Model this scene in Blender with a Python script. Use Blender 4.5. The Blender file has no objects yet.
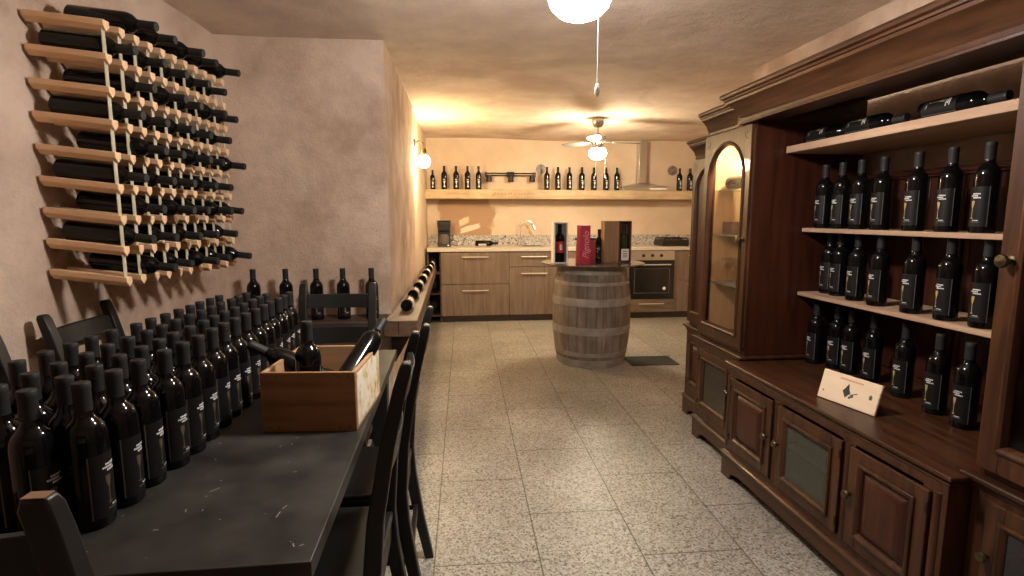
import bpy, math, random
from mathutils import Vector, Matrix
random.seed(7)
PI = math.pi
S = bpy.context.scene
COL = S.collection

# ------------------------------------------------------------------ camera, world, exposure
F_PX = 540.0
PITCH = math.atan(71.0 / 540.0)                       # looking slightly down
YAW = math.atan(62.0 / math.hypot(540.0, 71.0))       # turned slightly to the right of the room's long axis
cam_d = bpy.data.cameras.new('camera')
cam_d.sensor_fit = 'HORIZONTAL'; cam_d.sensor_width = 36.0
cam_d.lens = 36.0 * F_PX / 1024.0
cam_d.clip_start = 0.02
cam = bpy.data.objects.new('camera', cam_d); COL.objects.link(cam)
cam.location = (0, 0, 1.33)
cam.rotation_euler = (PI / 2 - PITCH, 0, -YAW)
S.camera = cam
w = bpy.data.worlds.new('world'); S.world = w; w.use_nodes = True
w.node_tree.nodes['Background'].inputs[0].default_value = (1.0, 0.85, 0.7, 1)
w.node_tree.nodes['Background'].inputs[1].default_value = 0.05
S.view_settings.view_transform = 'Standard'
S.view_settings.look = 'None'
S.view_settings.gamma = 1.0
S.view_settings.use_curve_mapping = False
S.view_settings.exposure = 0.55
FAN_NEAR_W = 255.0       # strength of the near globe (cool white)
FAN_FAR_W = 240.0        # strength of the far globe (warm)
SCONCE_W = 330.0        # wall lamp
CABINET_LAMP_W = 1000.0   # lamp in the glazed tower
try:
    S.cycles.use_denoising = True
    S.cycles.max_bounces = 10
    S.cycles.transparent_max_bounces = 16
    S.cycles.sample_clamp_indirect = 6.0
except Exception:
    pass

# ------------------------------------------------------------------ materials
def nodes(name):
    m = bpy.data.materials.new(name); m.use_nodes = True
    nt = m.node_tree
    return m, nt, nt.nodes['Principled BSDF']

def plain(name, col, rough=0.5, metal=0.0, spec=0.5, coat=0.0, noise=0.0, nscale=20.0):
    m, nt, b = nodes(name)
    b.inputs['Base Color'].default_value = (*col, 1)
    b.inputs['Roughness'].default_value = rough
    b.inputs['Metallic'].default_value = metal
    b.inputs['Specular IOR Level'].default_value = spec
    b.inputs['Coat Weight'].default_value = coat
    if noise:
        tc = nt.nodes.new('ShaderNodeTexCoord'); n = nt.nodes.new('ShaderNodeTexNoise')
        n.inputs['Scale'].default_value = nscale; n.inputs['Detail'].default_value = 5
        nt.links.new(tc.outputs['Object'], n.inputs['Vector'])
        r = nt.nodes.new('ShaderNodeValToRGB')
        r.color_ramp.elements[0].position = 0.3; r.color_ramp.elements[1].position = 0.7
        r.color_ramp.elements[0].color = (*[c * (1 - noise) for c in col], 1)
        r.color_ramp.elements[1].color = (*[min(1, c * (1 + noise)) for c in col], 1)
        nt.links.new(n.outputs['Fac'], r.inputs['Fac']); nt.links.new(r.outputs['Color'], b.inputs['Base Color'])
    return m

def emit(name, col, strength):
    m, nt, b = nodes(name)
    b.inputs['Base Color'].default_value = (1, 1, 1, 1)
    b.inputs['Emission Color'].default_value = (*col, 1)
    b.inputs['Emission Strength'].default_value = strength
    return m

def plaster(name, c1, c2, stain, scale=1.0, bump=0.35):
    m, nt, b = nodes(name); L = nt.links.new
    tc = nt.nodes.new('ShaderNodeTexCoord')
    n1 = nt.nodes.new('ShaderNodeTexNoise'); n1.inputs['Scale'].default_value = 1.6 * scale; n1.inputs['Detail'].default_value = 7; n1.inputs['Roughness'].default_value = .65
    n2 = nt.nodes.new('ShaderNodeTexNoise'); n2.inputs['Scale'].default_value = 0.8 * scale; n2.inputs['Detail'].default_value = 4; n2.inputs['Distortion'].default_value = 1.2
    n3 = nt.nodes.new('ShaderNodeTexNoise'); n3.inputs['Scale'].default_value = 70; n3.inputs['Detail'].default_value = 6; n3.inputs['Roughness'].default_value = .7
    n4 = nt.nodes.new('ShaderNodeTexNoise'); n4.inputs['Scale'].default_value = 6 * scale; n4.inputs['Detail'].default_value = 3
    for n in (n1, n2, n3, n4): L(tc.outputs['Object'], n.inputs['Vector'])
    r1 = nt.nodes.new('ShaderNodeValToRGB')
    r1.color_ramp.elements[0].position = .38; r1.color_ramp.elements[0].color = (*c1, 1)
    r1.color_ramp.elements[1].position = .62; r1.color_ramp.elements[1].color = (*c2, 1)
    L(n1.outputs['Fac'], r1.inputs['Fac'])
    r2 = nt.nodes.new('ShaderNodeValToRGB')
    r2.color_ramp.elements[0].position = .56; r2.color_ramp.elements[0].color = (0, 0, 0, 1)
    r2.color_ramp.elements[1].position = .72; r2.color_ramp.elements[1].color = (.75, .75, .75, 1)
    L(n2.outputs['Fac'], r2.inputs['Fac'])
    mx = nt.nodes.new('ShaderNodeMix'); mx.data_type = 'RGBA'
    L(r2.outputs['Color'], mx.inputs[0]); L(r1.outputs['Color'], mx.inputs[6]); mx.inputs[7].default_value = (*stain, 1)
    L(mx.outputs[2], b.inputs['Base Color'])
    b.inputs['Roughness'].default_value = .9; b.inputs['Specular IOR Level'].default_value = .15
    ad = nt.nodes.new('ShaderNodeMath'); ad.operation = 'MULTIPLY_ADD'; ad.inputs[1].default_value = 2.2
    L(n4.outputs['Fac'], ad.inputs[0]); L(n3.outputs['Fac'], ad.inputs[2])
    bp = nt.nodes.new('ShaderNodeBump'); bp.inputs['Strength'].default_value = bump; bp.inputs['Distance'].default_value = .012
    L(ad.outputs[0], bp.inputs['Height']); L(bp.outputs['Normal'], b.inputs['Normal'])
    return m

def wood(name, c1, c2, rough=.45, along='X', fine=1.0, spec=.5, coat=0.0, bump=.12, knots=0.0):
    m, nt, b = nodes(name); L = nt.links.new
    tc = nt.nodes.new('ShaderNodeTexCoord'); mp = nt.nodes.new('ShaderNodeMapping')
    s = {'X': (1.2, 16, 16), 'Y': (16, 1.2, 16), 'Z': (16, 16, 1.2)}[along]
    mp.inputs['Scale'].default_value = [v * fine for v in s]
    L(tc.outputs['Object'], mp.inputs['Vector'])
    n1 = nt.nodes.new('ShaderNodeTexNoise'); n1.inputs['Scale'].default_value = 1.6; n1.inputs['Detail'].default_value = 8; n1.inputs['Roughness'].default_value = .62; n1.inputs['Distortion'].default_value = .6
    L(mp.outputs['Vector'], n1.inputs['Vector'])
    r = nt.nodes.new('ShaderNodeValToRGB')
    r.color_ramp.elements[0].position = .3; r.color_ramp.elements[0].color = (*c1, 1)
    r.color_ramp.elements[1].position = .7; r.color_ramp.elements[1].color = (*c2, 1)
    L(n1.outputs['Fac'], r.inputs['Fac'])
    out = r.outputs['Color']
    if knots:
        n2 = nt.nodes.new('ShaderNodeTexNoise'); n2.inputs['Scale'].default_value = 5; n2.inputs['Detail'].default_value = 4
        L(tc.outputs['Object'], n2.inputs['Vector'])
        r2 = nt.nodes.new('ShaderNodeValToRGB'); r2.color_ramp.elements[0].position = .35; r2.color_ramp.elements[1].position = .7
        k = 1 - knots
        r2.color_ramp.elements[0].color = (k, k, k, 1); r2.color_ramp.elements[1].color = (1, 1, 1, 1)
        L(n2.outputs['Fac'], r2.inputs['Fac'])
        mx = nt.nodes.new('ShaderNodeMix'); mx.data_type = 'RGBA'; mx.blend_type = 'MULTIPLY'; mx.inputs[0].default_value = 1
        L(out, mx.inputs[6]); L(r2.outputs['Color'], mx.inputs[7]); out = mx.outputs[2]
    L(out, b.inputs['Base Color'])
    b.inputs['Roughness'].default_value = rough; b.inputs['Specular IOR Level'].default_value = spec
    b.inputs['Coat Weight'].default_value = coat
    bp = nt.nodes.new('ShaderNodeBump'); bp.inputs['Strength'].default_value = bump; bp.inputs['Distance'].default_value = .004
    L(n1.outputs['Fac'], bp.inputs['Height']); L(bp.outputs['Normal'], b.inputs['Normal'])
    return m

def terrazzo(name):
    m, nt, b = nodes(name); L = nt.links.new
    tc = nt.nodes.new('ShaderNodeTexCoord'); mp = nt.nodes.new('ShaderNodeMapping'); mp.vector_type = 'TEXTURE'
    L(tc.outputs['Object'], mp.inputs['Vector'])
    mp.inputs['Rotation'].default_value = (0, 0, math.radians(-91.4))
    mp.inputs['Location'].default_value = (-0.055, 2.94, 0)
    br = nt.nodes.new('ShaderNodeTexBrick'); br.offset = .5; br.squash = 1.0
    br.inputs['Scale'].default_value = 1.0; br.inputs['Mortar Size'].default_value = .0034; br.inputs['Mortar Smooth'].default_value = .3
    br.inputs['Brick Width'].default_value = .67; br.inputs['Row Height'].default_value = .41
    br.inputs['Color1'].default_value = (1, 1, 1, 1); br.inputs['Color2'].default_value = (.86, .86, .84, 1); br.inputs['Mortar'].default_value = (.30, .27, .22, 1)
    L(mp.outputs['Vector'], br.inputs['Vector'])
    v1 = nt.nodes.new('ShaderNodeTexVoronoi'); v1.inputs['Scale'].default_value = 75
    v2 = nt.nodes.new('ShaderNodeTexVoronoi'); v2.inputs['Scale'].default_value = 130
    L(tc.outputs['Object'], v1.inputs['Vector']); L(tc.outputs['Object'], v2.inputs['Vector'])
    def ramp(stops, inter='LINEAR'):
        r = nt.nodes.new('ShaderNodeValToRGB'); r.color_ramp.interpolation = inter
        while len(r.color_ramp.elements) < len(stops): r.color_ramp.elements.new(.5)
        for e, (p, c) in zip(r.color_ramp.elements, stops): e.position = p; e.color = (*c, 1)
        return r
    sp1 = nt.nodes.new('ShaderNodeSeparateColor'); L(v1.outputs['Color'], sp1.inputs['Color'])
    sp2 = nt.nodes.new('ShaderNodeSeparateColor'); L(v2.outputs['Color'], sp2.inputs['Color'])
    pal = [(0, (.46, .42, .345)), (.18, (.68, .64, .55)), (.4, (.34, .295, .23)), (.55, (.60, .55, .46)), (.72, (.20, .16, .125)), (.82, (.52, .46, .37)), (.93, (.72, .69, .62))]
    ra = ramp(pal, 'CONSTANT'); L(sp1.outputs[0], ra.inputs['Fac'])
    rb = ramp(pal, 'CONSTANT'); L(sp2.outputs[1], rb.inputs['Fac'])
    ma = ramp([(.30, (1, 1, 1)), (.46, (0, 0, 0))]); 
    sc = nt.nodes.new('ShaderNodeMath'); sc.operation = 'MULTIPLY'; sc.inputs[1].default_value = 1.0
    L(v1.outputs['Distance'], sc.inputs[0]); L(sc.outputs[0], ma.inputs['Fac'])
    mx = nt.nodes.new('ShaderNodeMix'); mx.data_type = 'RGBA'
    L(ma.outputs['Color'], mx.inputs[0]); L(rb.outputs['Color'], mx.inputs[6]); L(ra.outputs['Color'], mx.inputs[7])
    n = nt.nodes.new('ShaderNodeTexNoise'); n.inputs['Scale'].default_value = 1.7; n.inputs['Detail'].default_value = 4; L(tc.outputs['Object'], n.inputs['Vector'])
    rn = ramp([(.3, (.43, .425, .42)), (.7, (.63, .63, .63))]); L(n.outputs['Fac'], rn.inputs['Fac'])
    m1 = nt.nodes.new('ShaderNodeMix'); m1.data_type = 'RGBA'; m1.blend_type = 'MULTIPLY'; m1.inputs[0].default_value = 1
    m2 = nt.nodes.new('ShaderNodeMix'); m2.data_type = 'RGBA'; m2.blend_type = 'MULTIPLY'; m2.inputs[0].default_value = 1
    L(mx.outputs[2], m1.inputs[6]); L(br.outputs['Color'], m1.inputs[7])
    L(m1.outputs[2], m2.inputs[6]); L(rn.outputs['Color'], m2.inputs[7])
    L(m2.outputs[2], b.inputs['Base Color'])
    b.inputs['Roughness'].default_value = .42; b.inputs['Specular IOR Level'].default_value = .35
    return m

def granite(name):
    m, nt, b = nodes(name); L = nt.links.new
    tc = nt.nodes.new('ShaderNodeTexCoord')
    v = nt.nodes.new('ShaderNodeTexVoronoi'); v.inputs['Scale'].default_value = 60; L(tc.outputs['Object'], v.inputs['Vector'])
    sp = nt.nodes.new('ShaderNodeSeparateColor'); L(v.outputs['Color'], sp.inputs['Color'])
    r = nt.nodes.new('ShaderNodeValToRGB'); r.color_ramp.interpolation = 'CONSTANT'
    for p in (.4, .6, .85): r.color_ramp.elements.new(p)
    for e, (p, c) in zip(r.color_ramp.elements, [(0, (.42, .38, .33)), (.35, (.30, .27, .24)), (.6, (.50, .46, .40)), (.82, (.12, .10, .09)), (.92, (.58, .54, .48))]):
        e.position = p; e.color = (*c, 1)
    L(sp.outputs[0], r.inputs['Fac']); L(r.outputs['Color'], b.inputs['Base Color'])
    b.inputs['Roughness'].default_value = .25
    return m

def pane_glass(name, tint=(.9, .92, .88), ior=1.45, haze=0.0):
    m = bpy.data.materials.new(name); m.use_nodes = True; nt = m.node_tree; nt.nodes.clear(); L = nt.links.new
    o = nt.nodes.new('ShaderNodeOutputMaterial'); t = nt.nodes.new('ShaderNodeBsdfTransparent'); t.inputs[0].default_value = (*tint, 1)
    g = nt.nodes.new('ShaderNodeBsdfGlossy'); g.inputs['Roughness'].default_value = .05
    f = nt.nodes.new('ShaderNodeFresnel'); f.inputs[0].default_value = ior
    mx = nt.nodes.new('ShaderNodeMixShader')
    ge = nt.nodes.new('ShaderNodeNewGeometry'); iv = nt.nodes.new('ShaderNodeMath'); iv.operation = 'SUBTRACT'; iv.inputs[0].default_value = 1.0
    L(ge.outputs['Backfacing'], iv.inputs[1]); fm = nt.nodes.new('ShaderNodeMath'); fm.operation = 'MULTIPLY'
    L(f.outputs[0], fm.inputs[0]); L(iv.outputs[0], fm.inputs[1]); L(fm.outputs[0], mx.inputs[0]); L(t.outputs[0], mx.inputs[1]); L(g.outputs[0], mx.inputs[2])
    out = mx.outputs[0]
    if haze:
        d = nt.nodes.new('ShaderNodeBsdfDiffuse'); d.inputs[0].default_value = (.5, .48, .4, 1)
        m2 = nt.nodes.new('ShaderNodeMixShader'); m2.inputs[0].default_value = haze
        L(out, m2.inputs[1]); L(d.outputs[0], m2.inputs[2]); out = m2.outputs[0]
    L(out, o.inputs[0])
    return m

def kitchen_plaster(name):
    """yellow kitchen wall with one darker bare plaster patch and a pale filler smear inside it"""
    m = plaster(name, (.58, .44, .31), (.66, .52, .38), (.54, .39, .26), 1.0, .3)
    nt = m.node_tree; L = nt.links.new; b = nt.nodes['Principled BSDF']
    src = b.inputs['Base Color'].links[0].from_socket
    tc = nt.nodes.new('ShaderNodeTexCoord'); n = nt.nodes.new('ShaderNodeTexNoise'); n.inputs['Scale'].default_value = 4.5; n.inputs['Detail'].default_value = 4
    L(tc.outputs['Object'], n.inputs['Vector'])
    sx = nt.nodes.new('ShaderNodeSeparateXYZ'); L(tc.outputs['Object'], sx.inputs[0])
    def mth(op, a, bb=None):
        k = nt.nodes.new('ShaderNodeMath'); k.operation = op
        for i, v in enumerate((a, bb)):
            if v is None: continue
            if isinstance(v, (int, float)): k.inputs[i].default_value = v
            else: L(v, k.inputs[i])
        return k.outputs[0]
    def blob(cx, cz, hx, hz, wob, soft, rot=0.0):
        dx = mth('SUBTRACT', sx.outputs[0], cx); dz = mth('SUBTRACT', sx.outputs[2], cz)
        if rot:
            dz = mth('SUBTRACT', dz, mth('MULTIPLY', dx, rot))
        ax = mth('DIVIDE', mth('ABSOLUTE', dx), hx); az = mth('DIVIDE', mth('ABSOLUTE', dz), hz)
        d = mth('MAXIMUM', ax, az)
        d = mth('ADD', d, mth('MULTIPLY', mth('SUBTRACT', n.outputs['Fac'], .5), wob))
        mr = nt.nodes.new('ShaderNodeMapRange'); mr.inputs[1].default_value = 1 - soft; mr.inputs[2].default_value = 1 + soft
        mr.inputs[3].default_value = 1; mr.inputs[4].default_value = 0; L(d, mr.inputs[0])
        return mr.outputs[0]
    for cx, cz, hx, hz, wob, soft, rot, colr in ((.20, 1.26, .36, .36, .9, .06, 0, (.40, .25, .15)), (.27, 1.18, .14, .035, 1.4, .15, .3, (.72, .62, .46)), (.19, 1.27, .06, .04, 2.0, .2, .5, (.66, .53, .36))):
        mx = nt.nodes.new('ShaderNodeMix'); mx.data_type = 'RGBA'
        L(blob(cx, cz, hx, hz, wob, soft, rot), mx.inputs[0]); L(src, mx.inputs[6]); mx.inputs[7].default_value = (*colr, 1)
        src = mx.outputs[2]
    L(src, b.inputs['Base Color'])
    return m

def crate_print(name):
    """pale lid paper with a worn yellow-grey printed picture"""
    m, nt, b = nodes(name); L = nt.links.new
    tc = nt.nodes.new('ShaderNodeTexCoord'); n = nt.nodes.new('ShaderNodeTexNoise'); n.inputs['Scale'].default_value = 26; n.inputs['Detail'].default_value = 6
    L(tc.outputs['Object'], n.inputs['Vector'])
    r = nt.nodes.new('ShaderNodeValToRGB'); r.color_ramp.elements.new(.5)
    for e, (p, c) in zip(r.color_ramp.elements, [(.36, (.36, .25, .10)), (.5, (.62, .50, .30)), (.6, (.66, .60, .48))]): e.position = p; e.color = (*c, 1)
    L(n.outputs['Fac'], r.inputs['Fac']); L(r.outputs['Color'], b.inputs['Base Color']); b.inputs['Roughness'].default_value = .7
    return m

M = {}
M['plaster'] = plaster('rough_pink_plaster', (.44, .305, .215), (.69, .525, .40), (.34, .215, .14), 1.15, .6)
M['plaster_ceiling'] = plaster('ceiling_plaster', (.58, .45, .345), (.72, .58, .455), (.48, .36, .265), 1.3, .7)
M['plaster_kitchen'] = kitchen_plaster('kitchen_plaster')
M['floor'] = terrazzo('terrazzo_slabs')
M['glass'] = plain('dark_bottle_glass', (.003, .003, .003), .07, 0, .3)
M['glass_green'] = plain('green_bottle_glass', (.02, .03, .012), .06, 0, .5)
M['capsule'] = plain('black_capsule', (.016, .0155, .015), .55, 0, .3)
M['label_black'] = plain('black_label_paper', (.007, .0065, .006), .5, 0, .2)
M['ink_white'] = plain('white_label_print', (.62, .61, .58), .6)
M['ink_gold'] = plain('gold_label_print', (.34, .25, .10), .5)
M['ink_grey'] = plain('grey_label_edge', (.08, .075, .065), .5)
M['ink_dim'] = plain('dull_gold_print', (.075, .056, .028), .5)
M['paper'] = plain('white_paper_label', (.75, .72, .66), .7)
M['paper_blue'] = plain('grey_blue_label', (.28, .31, .37), .6)
M['paper_red'] = plain('red_label', (.45, .03, .04), .6)
M['walnut'] = wood('dark_walnut', (.015, .0048, .0018), (.078, .029, .0105), .38, 'Y', 1.0, .3, .08)
M['walnut_v'] = wood('dark_walnut_upright', (.015, .0048, .0018), (.078, .029, .0105), .38, 'Z', 1.0, .3, .08)
M['walnut_red'] = wood('red_walnut_panel', (.022, .005, .0023), (.062, .017, .007), .42, 'Z', .8, .3, .05)
M['shelf_wood'] = wood('raw_shelf_wood', (.30, .18, .11), (.46, .30, .19), .6, 'Y', 1.0, .3)
M['oak_v'] = wood('grey_oak_upright', (.115, .078, .053), (.215, .15, .105), .5, 'Z', 1.3, .4)
M['oak_h'] = wood('grey_oak_level', (.115, .078, .053), (.215, .15, .105), .5, 'X', 1.3, .4)
M['plinth'] = wood('brown_plinth', (.06, .035, .02), (.09, .055, .03), .5, 'X')
M['beam'] = wood('pale_beam', (.42, .29, .16), (.62, .46, .28), .65, 'X', .8, .3, 0, .3, .25)
M['ledge'] = wood('brown_ledge', (.085, .045, .026), (.185, .105, .06), .55, 'Y', .8, .4, 0, .3, .3)
M['ledge_dark'] = wood('dark_ledge', (.035, .022, .015), (.075, .045, .028), .55, 'X', .8, .4, 0, .3, .3)
M['pine'] = wood('pine_bar', (.72, .44, .24), (.86, .60, .36), .5, 'X', 1.0, .3)
M['strip'] = plain('pale_galvanised_strip', (.50, .45, .31), .5, .1)
M['crate'] = wood('crate_brown', (.20, .09, .036), (.42, .21, .09), .55, 'X', .7, .3, 0, .2, .35)
M['crate_in'] = wood('crate_inside', (.30, .17, .08), (.44, .27, .14), .6, 'X', .7, .3)
M['crate_print'] = crate_print('crate_picture')
M['black'] = plain('black_paint', (.007, .0068, .0065), .45, 0, .35, 0, .35, 9)
M['worn'] = plain('worn_wood_edge', (.20, .11, .06), .6)
M['table'] = plain('black_table_paint', (.024, .0215, .017), .5, 0, .35, 0, .75, 7)
M['scuff'] = plain('scuffed_paint', (.24, .22, .18), .7)
M['barrel'] = wood('barrel_oak', (.17, .132, .095), (.36, .29, .215), .7, 'Z', .8, .2, 0, .3, .4)
M['hoop'] = plain('grey_iron_hoop', (.30, .265, .22), .6, .2, .4, 0, .25, 12)
M['disc'] = plain('dark_glass_disc', (.10, .085, .065), .15, 0, .5)
M['steel'] = plain('brushed_steel', (.62, .60, .57), .28, .9)
M['nickel'] = plain('fan_nickel', (.50, .47, .42), .25, .9)
M['blade'] = plain('grey_fan_blade', (.17, .155, .135), .5, .1)
M['chrome'] = plain('chrome', (.80, .79, .77), .25, .8)
M['handle'] = plain('satin_handle', (.62, .54, .43), .4, .4)
M['blackglass'] = plain('black_glass', (.008, .008, .009), .05, 0, .6)
M['blackplastic'] = plain('black_plastic', (.02, .02, .02), .35)
M['granite'] = granite('speckled_granite')
M['counter'] = plain('counter_edge', (.52, .45, .36), .35, 0, .5, 0, .12, 60)
M['pane'] = pane_glass('clear_pane', (.92, .91, .89))
M['pane_hazy'] = pane_glass('hazy_pane', (.66, .74, .62), 1.5, .06)
M['glass_shelf'] = pane_glass('glass_shelf', (.75, .85, .82), 1.6, .25)
M['brass'] = plain('dark_brass', (.10, .075, .04), .35, .9)
M['red'] = plain('red_card', (.46, .03, .065), .5)
M['ink_pink'] = plain('pale_pink_script', (.70, .34, .36), .5)
M['red_dark'] = plain('dark_red_bag', (.30, .02, .03), .5)
M['boxwood'] = wood('box_wood', (.24, .145, .075), (.36, .225, .12), .6, 'Z', 1.0, .3)
M['glow_lining'] = wood('glow_tinted_lining', (.34, .17, .07), (.50, .27, .12), .55, 'Z', 1.0, .3)  # lighter orange put into the wood colour to imitate the lamp's glow
M['boxwood_dark'] = wood('box_wood_dark', (.085, .035, .02), (.15, .065, .035), .5, 'Z', 1.0, .4)
M['white'] = plain('white_card', (.88, .83, .74), .6)
M['silver'] = plain('silver_card', (.35, .35, .36), .35, .3)
M['cream'] = wood('pale_lid_wood', (.66, .50, .33), (.74, .59, .41), .6, 'Y', .6, .25)
M['ink_dark'] = plain('dark_print', (.03, .03, .025), .6)
M['ink_red'] = plain('faded_red_print', (.45, .16, .10), .6)
M['grate'] = plain('dark_grate', (.05, .05, .035), .6, .2)
M['plate'] = plain('grey_plate', (.22, .18, .16), .4, .2, .5, 0, .4, 30)
M['globe_near'] = emit('globe_cool', (1.0, .95, .93), FAN_NEAR_W)
M['globe_far'] = emit('globe_warm', (1.0, .85, .62), FAN_FAR_W)
M['bulb'] = emit('sconce_bulb', (1.0, .75, .42), SCONCE_W)
M['puck'] = emit('cabinet_lamp', (1.0, .82, .58), CABINET_LAMP_W)
M['white_plastic'] = plain('white_plastic', (.85, .83, .78), .4)
M['iron'] = plain('black_iron', (.03, .026, .022), .45, .6)
M['smoke_glass'] = plain('smoky_glass_shade', (.10, .085, .07), .15)

# ------------------------------------------------------------------ mesh helpers
class MB:
    def __init__(s): s.v = []; s.f = []; s.m = []
    def face(s, idx, mi=0): s.f.append(tuple(idx)); s.m.append(mi)
    def quad(s, pts, mi=0):
        n = len(s.v); s.v += [tuple(p) for p in pts]; s.face(range(n, n + len(pts)), mi)
    def box(s, x0, x1, y0, y1, z0, z1, mi=0):
        n = len(s.v)
        s.v += [(x0, y0, z0), (x1, y0, z0), (x1, y1, z0), (x0, y1, z0), (x0, y0, z1), (x1, y0, z1), (x1, y1, z1), (x0, y1, z1)]
        for q in ((3, 2, 1, 0), (4, 5, 6, 7), (0, 1, 5, 4), (1, 2, 6, 5), (2, 3, 7, 6), (3, 0, 4, 7)): s.face([n + i for i in q], mi)
        return s
    def rings(s, rings, mi=0, cap=True, close=True):
        n0 = len(s.v); k = len(rings[0])
        for r in rings: s.v += [tuple(p) for p in r]
        for i in range(len(rings) - 1):
            for j in range(k if close else k - 1):
                a = n0 + i * k + j; b = n0 + i * k + (j + 1) % k
                s.face((a, b, b + k, a + k), mi)
        if cap:
            s.face([n0 + j for j in range(k)][::-1], mi); e = n0 + (len(rings) - 1) * k
            s.face([e + j for j in range(k)], mi)
        return s
    def lathe(s, prof, c=(0, 0, 0), n=24, mi=0, cap=True, axis='Z', mis=None):
        rg = []
        for r, h in prof:
            ring = []
            for j in range(n):
                a = 2 * PI * j / n; x, y = r * math.cos(a), r * math.sin(a)
                ring.append({'Z': (c[0] + x, c[1] + y, c[2] + h), 'X': (c[0] + h, c[1] + x, c[2] + y), 'Y': (c[0] + y, c[1] + h, c[2] + x)}[axis])
            rg.append(ring)
        return s.rings(rg, mi, cap)
    def tube(s, pts, r, n=10, mi=0, cap=True):
        pts = [Vector(p) for p in pts]; rg = []
        rs = r if isinstance(r, (list, tuple)) else [r] * len(pts)
        up = Vector((0, 0, 1))
        for i, p in enumerate(pts):
            t = (pts[min(i + 1, len(pts) - 1)] - pts[max(i - 1, 0)]).normalized()
            if abs(t.z) > .95: up = Vector((0, 1, 0))
            else: up = Vector((0, 0, 1))
            a = t.cross(up).normalized(); b = a.cross(t).normalized()
            rg.append([p + (a * math.cos(2 * PI * j / n) + b * math.sin(2 * PI * j / n)) * rs[i] for j in range(n)])
        return s.rings(rg, mi, cap)
    def prism(s, poly, f0, f1, mi=0):
        """poly: 2-D outline; f0, f1 map (a, b) to the two end faces in 3-D"""
        return s.rings([[f0(a, b) for a, b in poly], [f1(a, b) for a, b in poly]], mi)
    def build(s, name, mats, parent=None, bevel=0.0, loc=None, smooth=True, seg=2):
        me = bpy.data.meshes.new(name); me.from_pydata(s.v, [], s.f)
        mats = mats if isinstance(mats, (list, tuple)) else [mats]
        for mt in mats: me.materials.append(M[mt])
        me.polygons.foreach_set('material_index', s.m)
        me.update()
        import bmesh
        bm = bmesh.new(); bm.from_mesh(me); bmesh.ops.recalc_face_normals(bm, faces=bm.faces); bm.to_mesh(me); bm.free()
        if smooth:
            me.polygons.foreach_set('use_smooth', [True] * len(me.polygons)); me.set_sharp_from_angle(angle=math.radians(34))
        o = bpy.data.objects.new(name, me); COL.objects.link(o)
        if parent: o.parent = parent
        if loc: o.location = loc
        if bevel:
            b = o.modifiers.new('bevel', 'BEVEL'); b.width = bevel; b.segments = seg; b.limit_method = 'ANGLE'; b.angle_limit = math.radians(40)
        return o

def tag(o, label, cat, group=None, kind=None):
    if label: o['label'] = label
    if cat: o['category'] = cat
    if group: o['group'] = group
    if kind: o['kind'] = kind
    return o
def thing(name, label, cat, loc=(0, 0, 0), rz=0.0, group=None):
    o = bpy.data.objects.new(name, None); o.empty_display_size = .1; COL.objects.link(o)
    o.location = loc; o.rotation_euler = (0, 0, rz)
    return tag(o, label, cat, group)
def structure(mb, name, mat, label, cat):
    o = mb.build(name, mat, smooth=False); return tag(o, label, cat, None, 'structure')
def bx(name, mat, b, parent=None, bevel=0.0):
    return MB().box(*b).build(name, mat, parent, bevel)
def copy_thing(src, loc, rot=None, label=None, group=None):
    r = src.copy(); COL.objects.link(r); r.location = loc
    if rot is not None: r.rotation_euler = rot
    if label: r['label'] = label
    if group: r['group'] = group
    for ch in src.children:
        c = ch.copy(); COL.objects.link(c); c.parent = r; c.matrix_parent_inverse = ch.matrix_parent_inverse.copy()
        for g in ch.children:
            d = g.copy(); COL.objects.link(d); d.parent = c
    return r
def text(name, body, mat, size, parent, loc, rot, shear=0.0, extrude=.0004):
    cu = bpy.data.curves.new(name, 'FONT'); cu.body = body; cu.size = size; cu.shear = shear; cu.extrude = extrude
    cu.align_x = 'CENTER'; cu.align_y = 'CENTER'; cu.materials.append(M[mat])
    tmp = bpy.data.objects.new(name, cu); COL.objects.link(tmp); dg = bpy.context.evaluated_depsgraph_get(); dg.update()
    me = bpy.data.meshes.new_from_object(tmp.evaluated_get(dg)); bpy.data.objects.remove(tmp); bpy.data.curves.remove(cu)
    o = bpy.data.objects.new(name, me); COL.objects.link(o); o.parent = parent; o.location = loc; o.rotation_euler = rot
    return o
ORD = ['first', 'second', 'third', 'fourth', 'fifth', 'sixth', 'seventh', 'eighth', 'ninth', 'tenth', 'eleventh', 'twelfth', 'thirteenth',
       'fourteenth', 'fifteenth', 'sixteenth', 'seventeenth', 'eighteenth', 'nineteenth', 'twentieth']

# ------------------------------------------------------------------ room shell
CEIL = 2.36
structure(MB().box(-1.9, 3.75, -1.6, 7.55, -.1, 0), 'floor', 'floor', 'speckled terrazzo slab floor with thin dark joints', 'floor')
def ceiling_mesh():
    mb = MB(); nx, ny = 30, 48; rnd = random.Random(3)
    xs = [-1.9 + 5.65 * i / nx for i in range(nx + 1)]; ys = [-1.6 + 9.15 * j / ny for j in range(ny + 1)]
    for j in range(ny + 1):
        for i in range(nx + 1):
            mb.v.append((xs[i], ys[j], CEIL + .012 * math.sin(xs[i] * 2.3 + 1) * math.sin(ys[j] * 1.9) + rnd.uniform(-.004, .004)))
    for j in range(ny):
        for i in range(nx):
            a = j * (nx + 1) + i; mb.face((a, a + 1, a + nx + 2, a + nx + 1))
    n = len(mb.v)
    return mb
cl = ceiling_mesh().build('ceiling', 'plaster_ceiling'); tag(cl, 'uneven yellowed plaster ceiling', 'ceiling', None, 'structure')
sol = cl.modifiers.new('solid', 'SOLIDIFY'); sol.thickness = .12; sol.offset = 1.0
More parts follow.
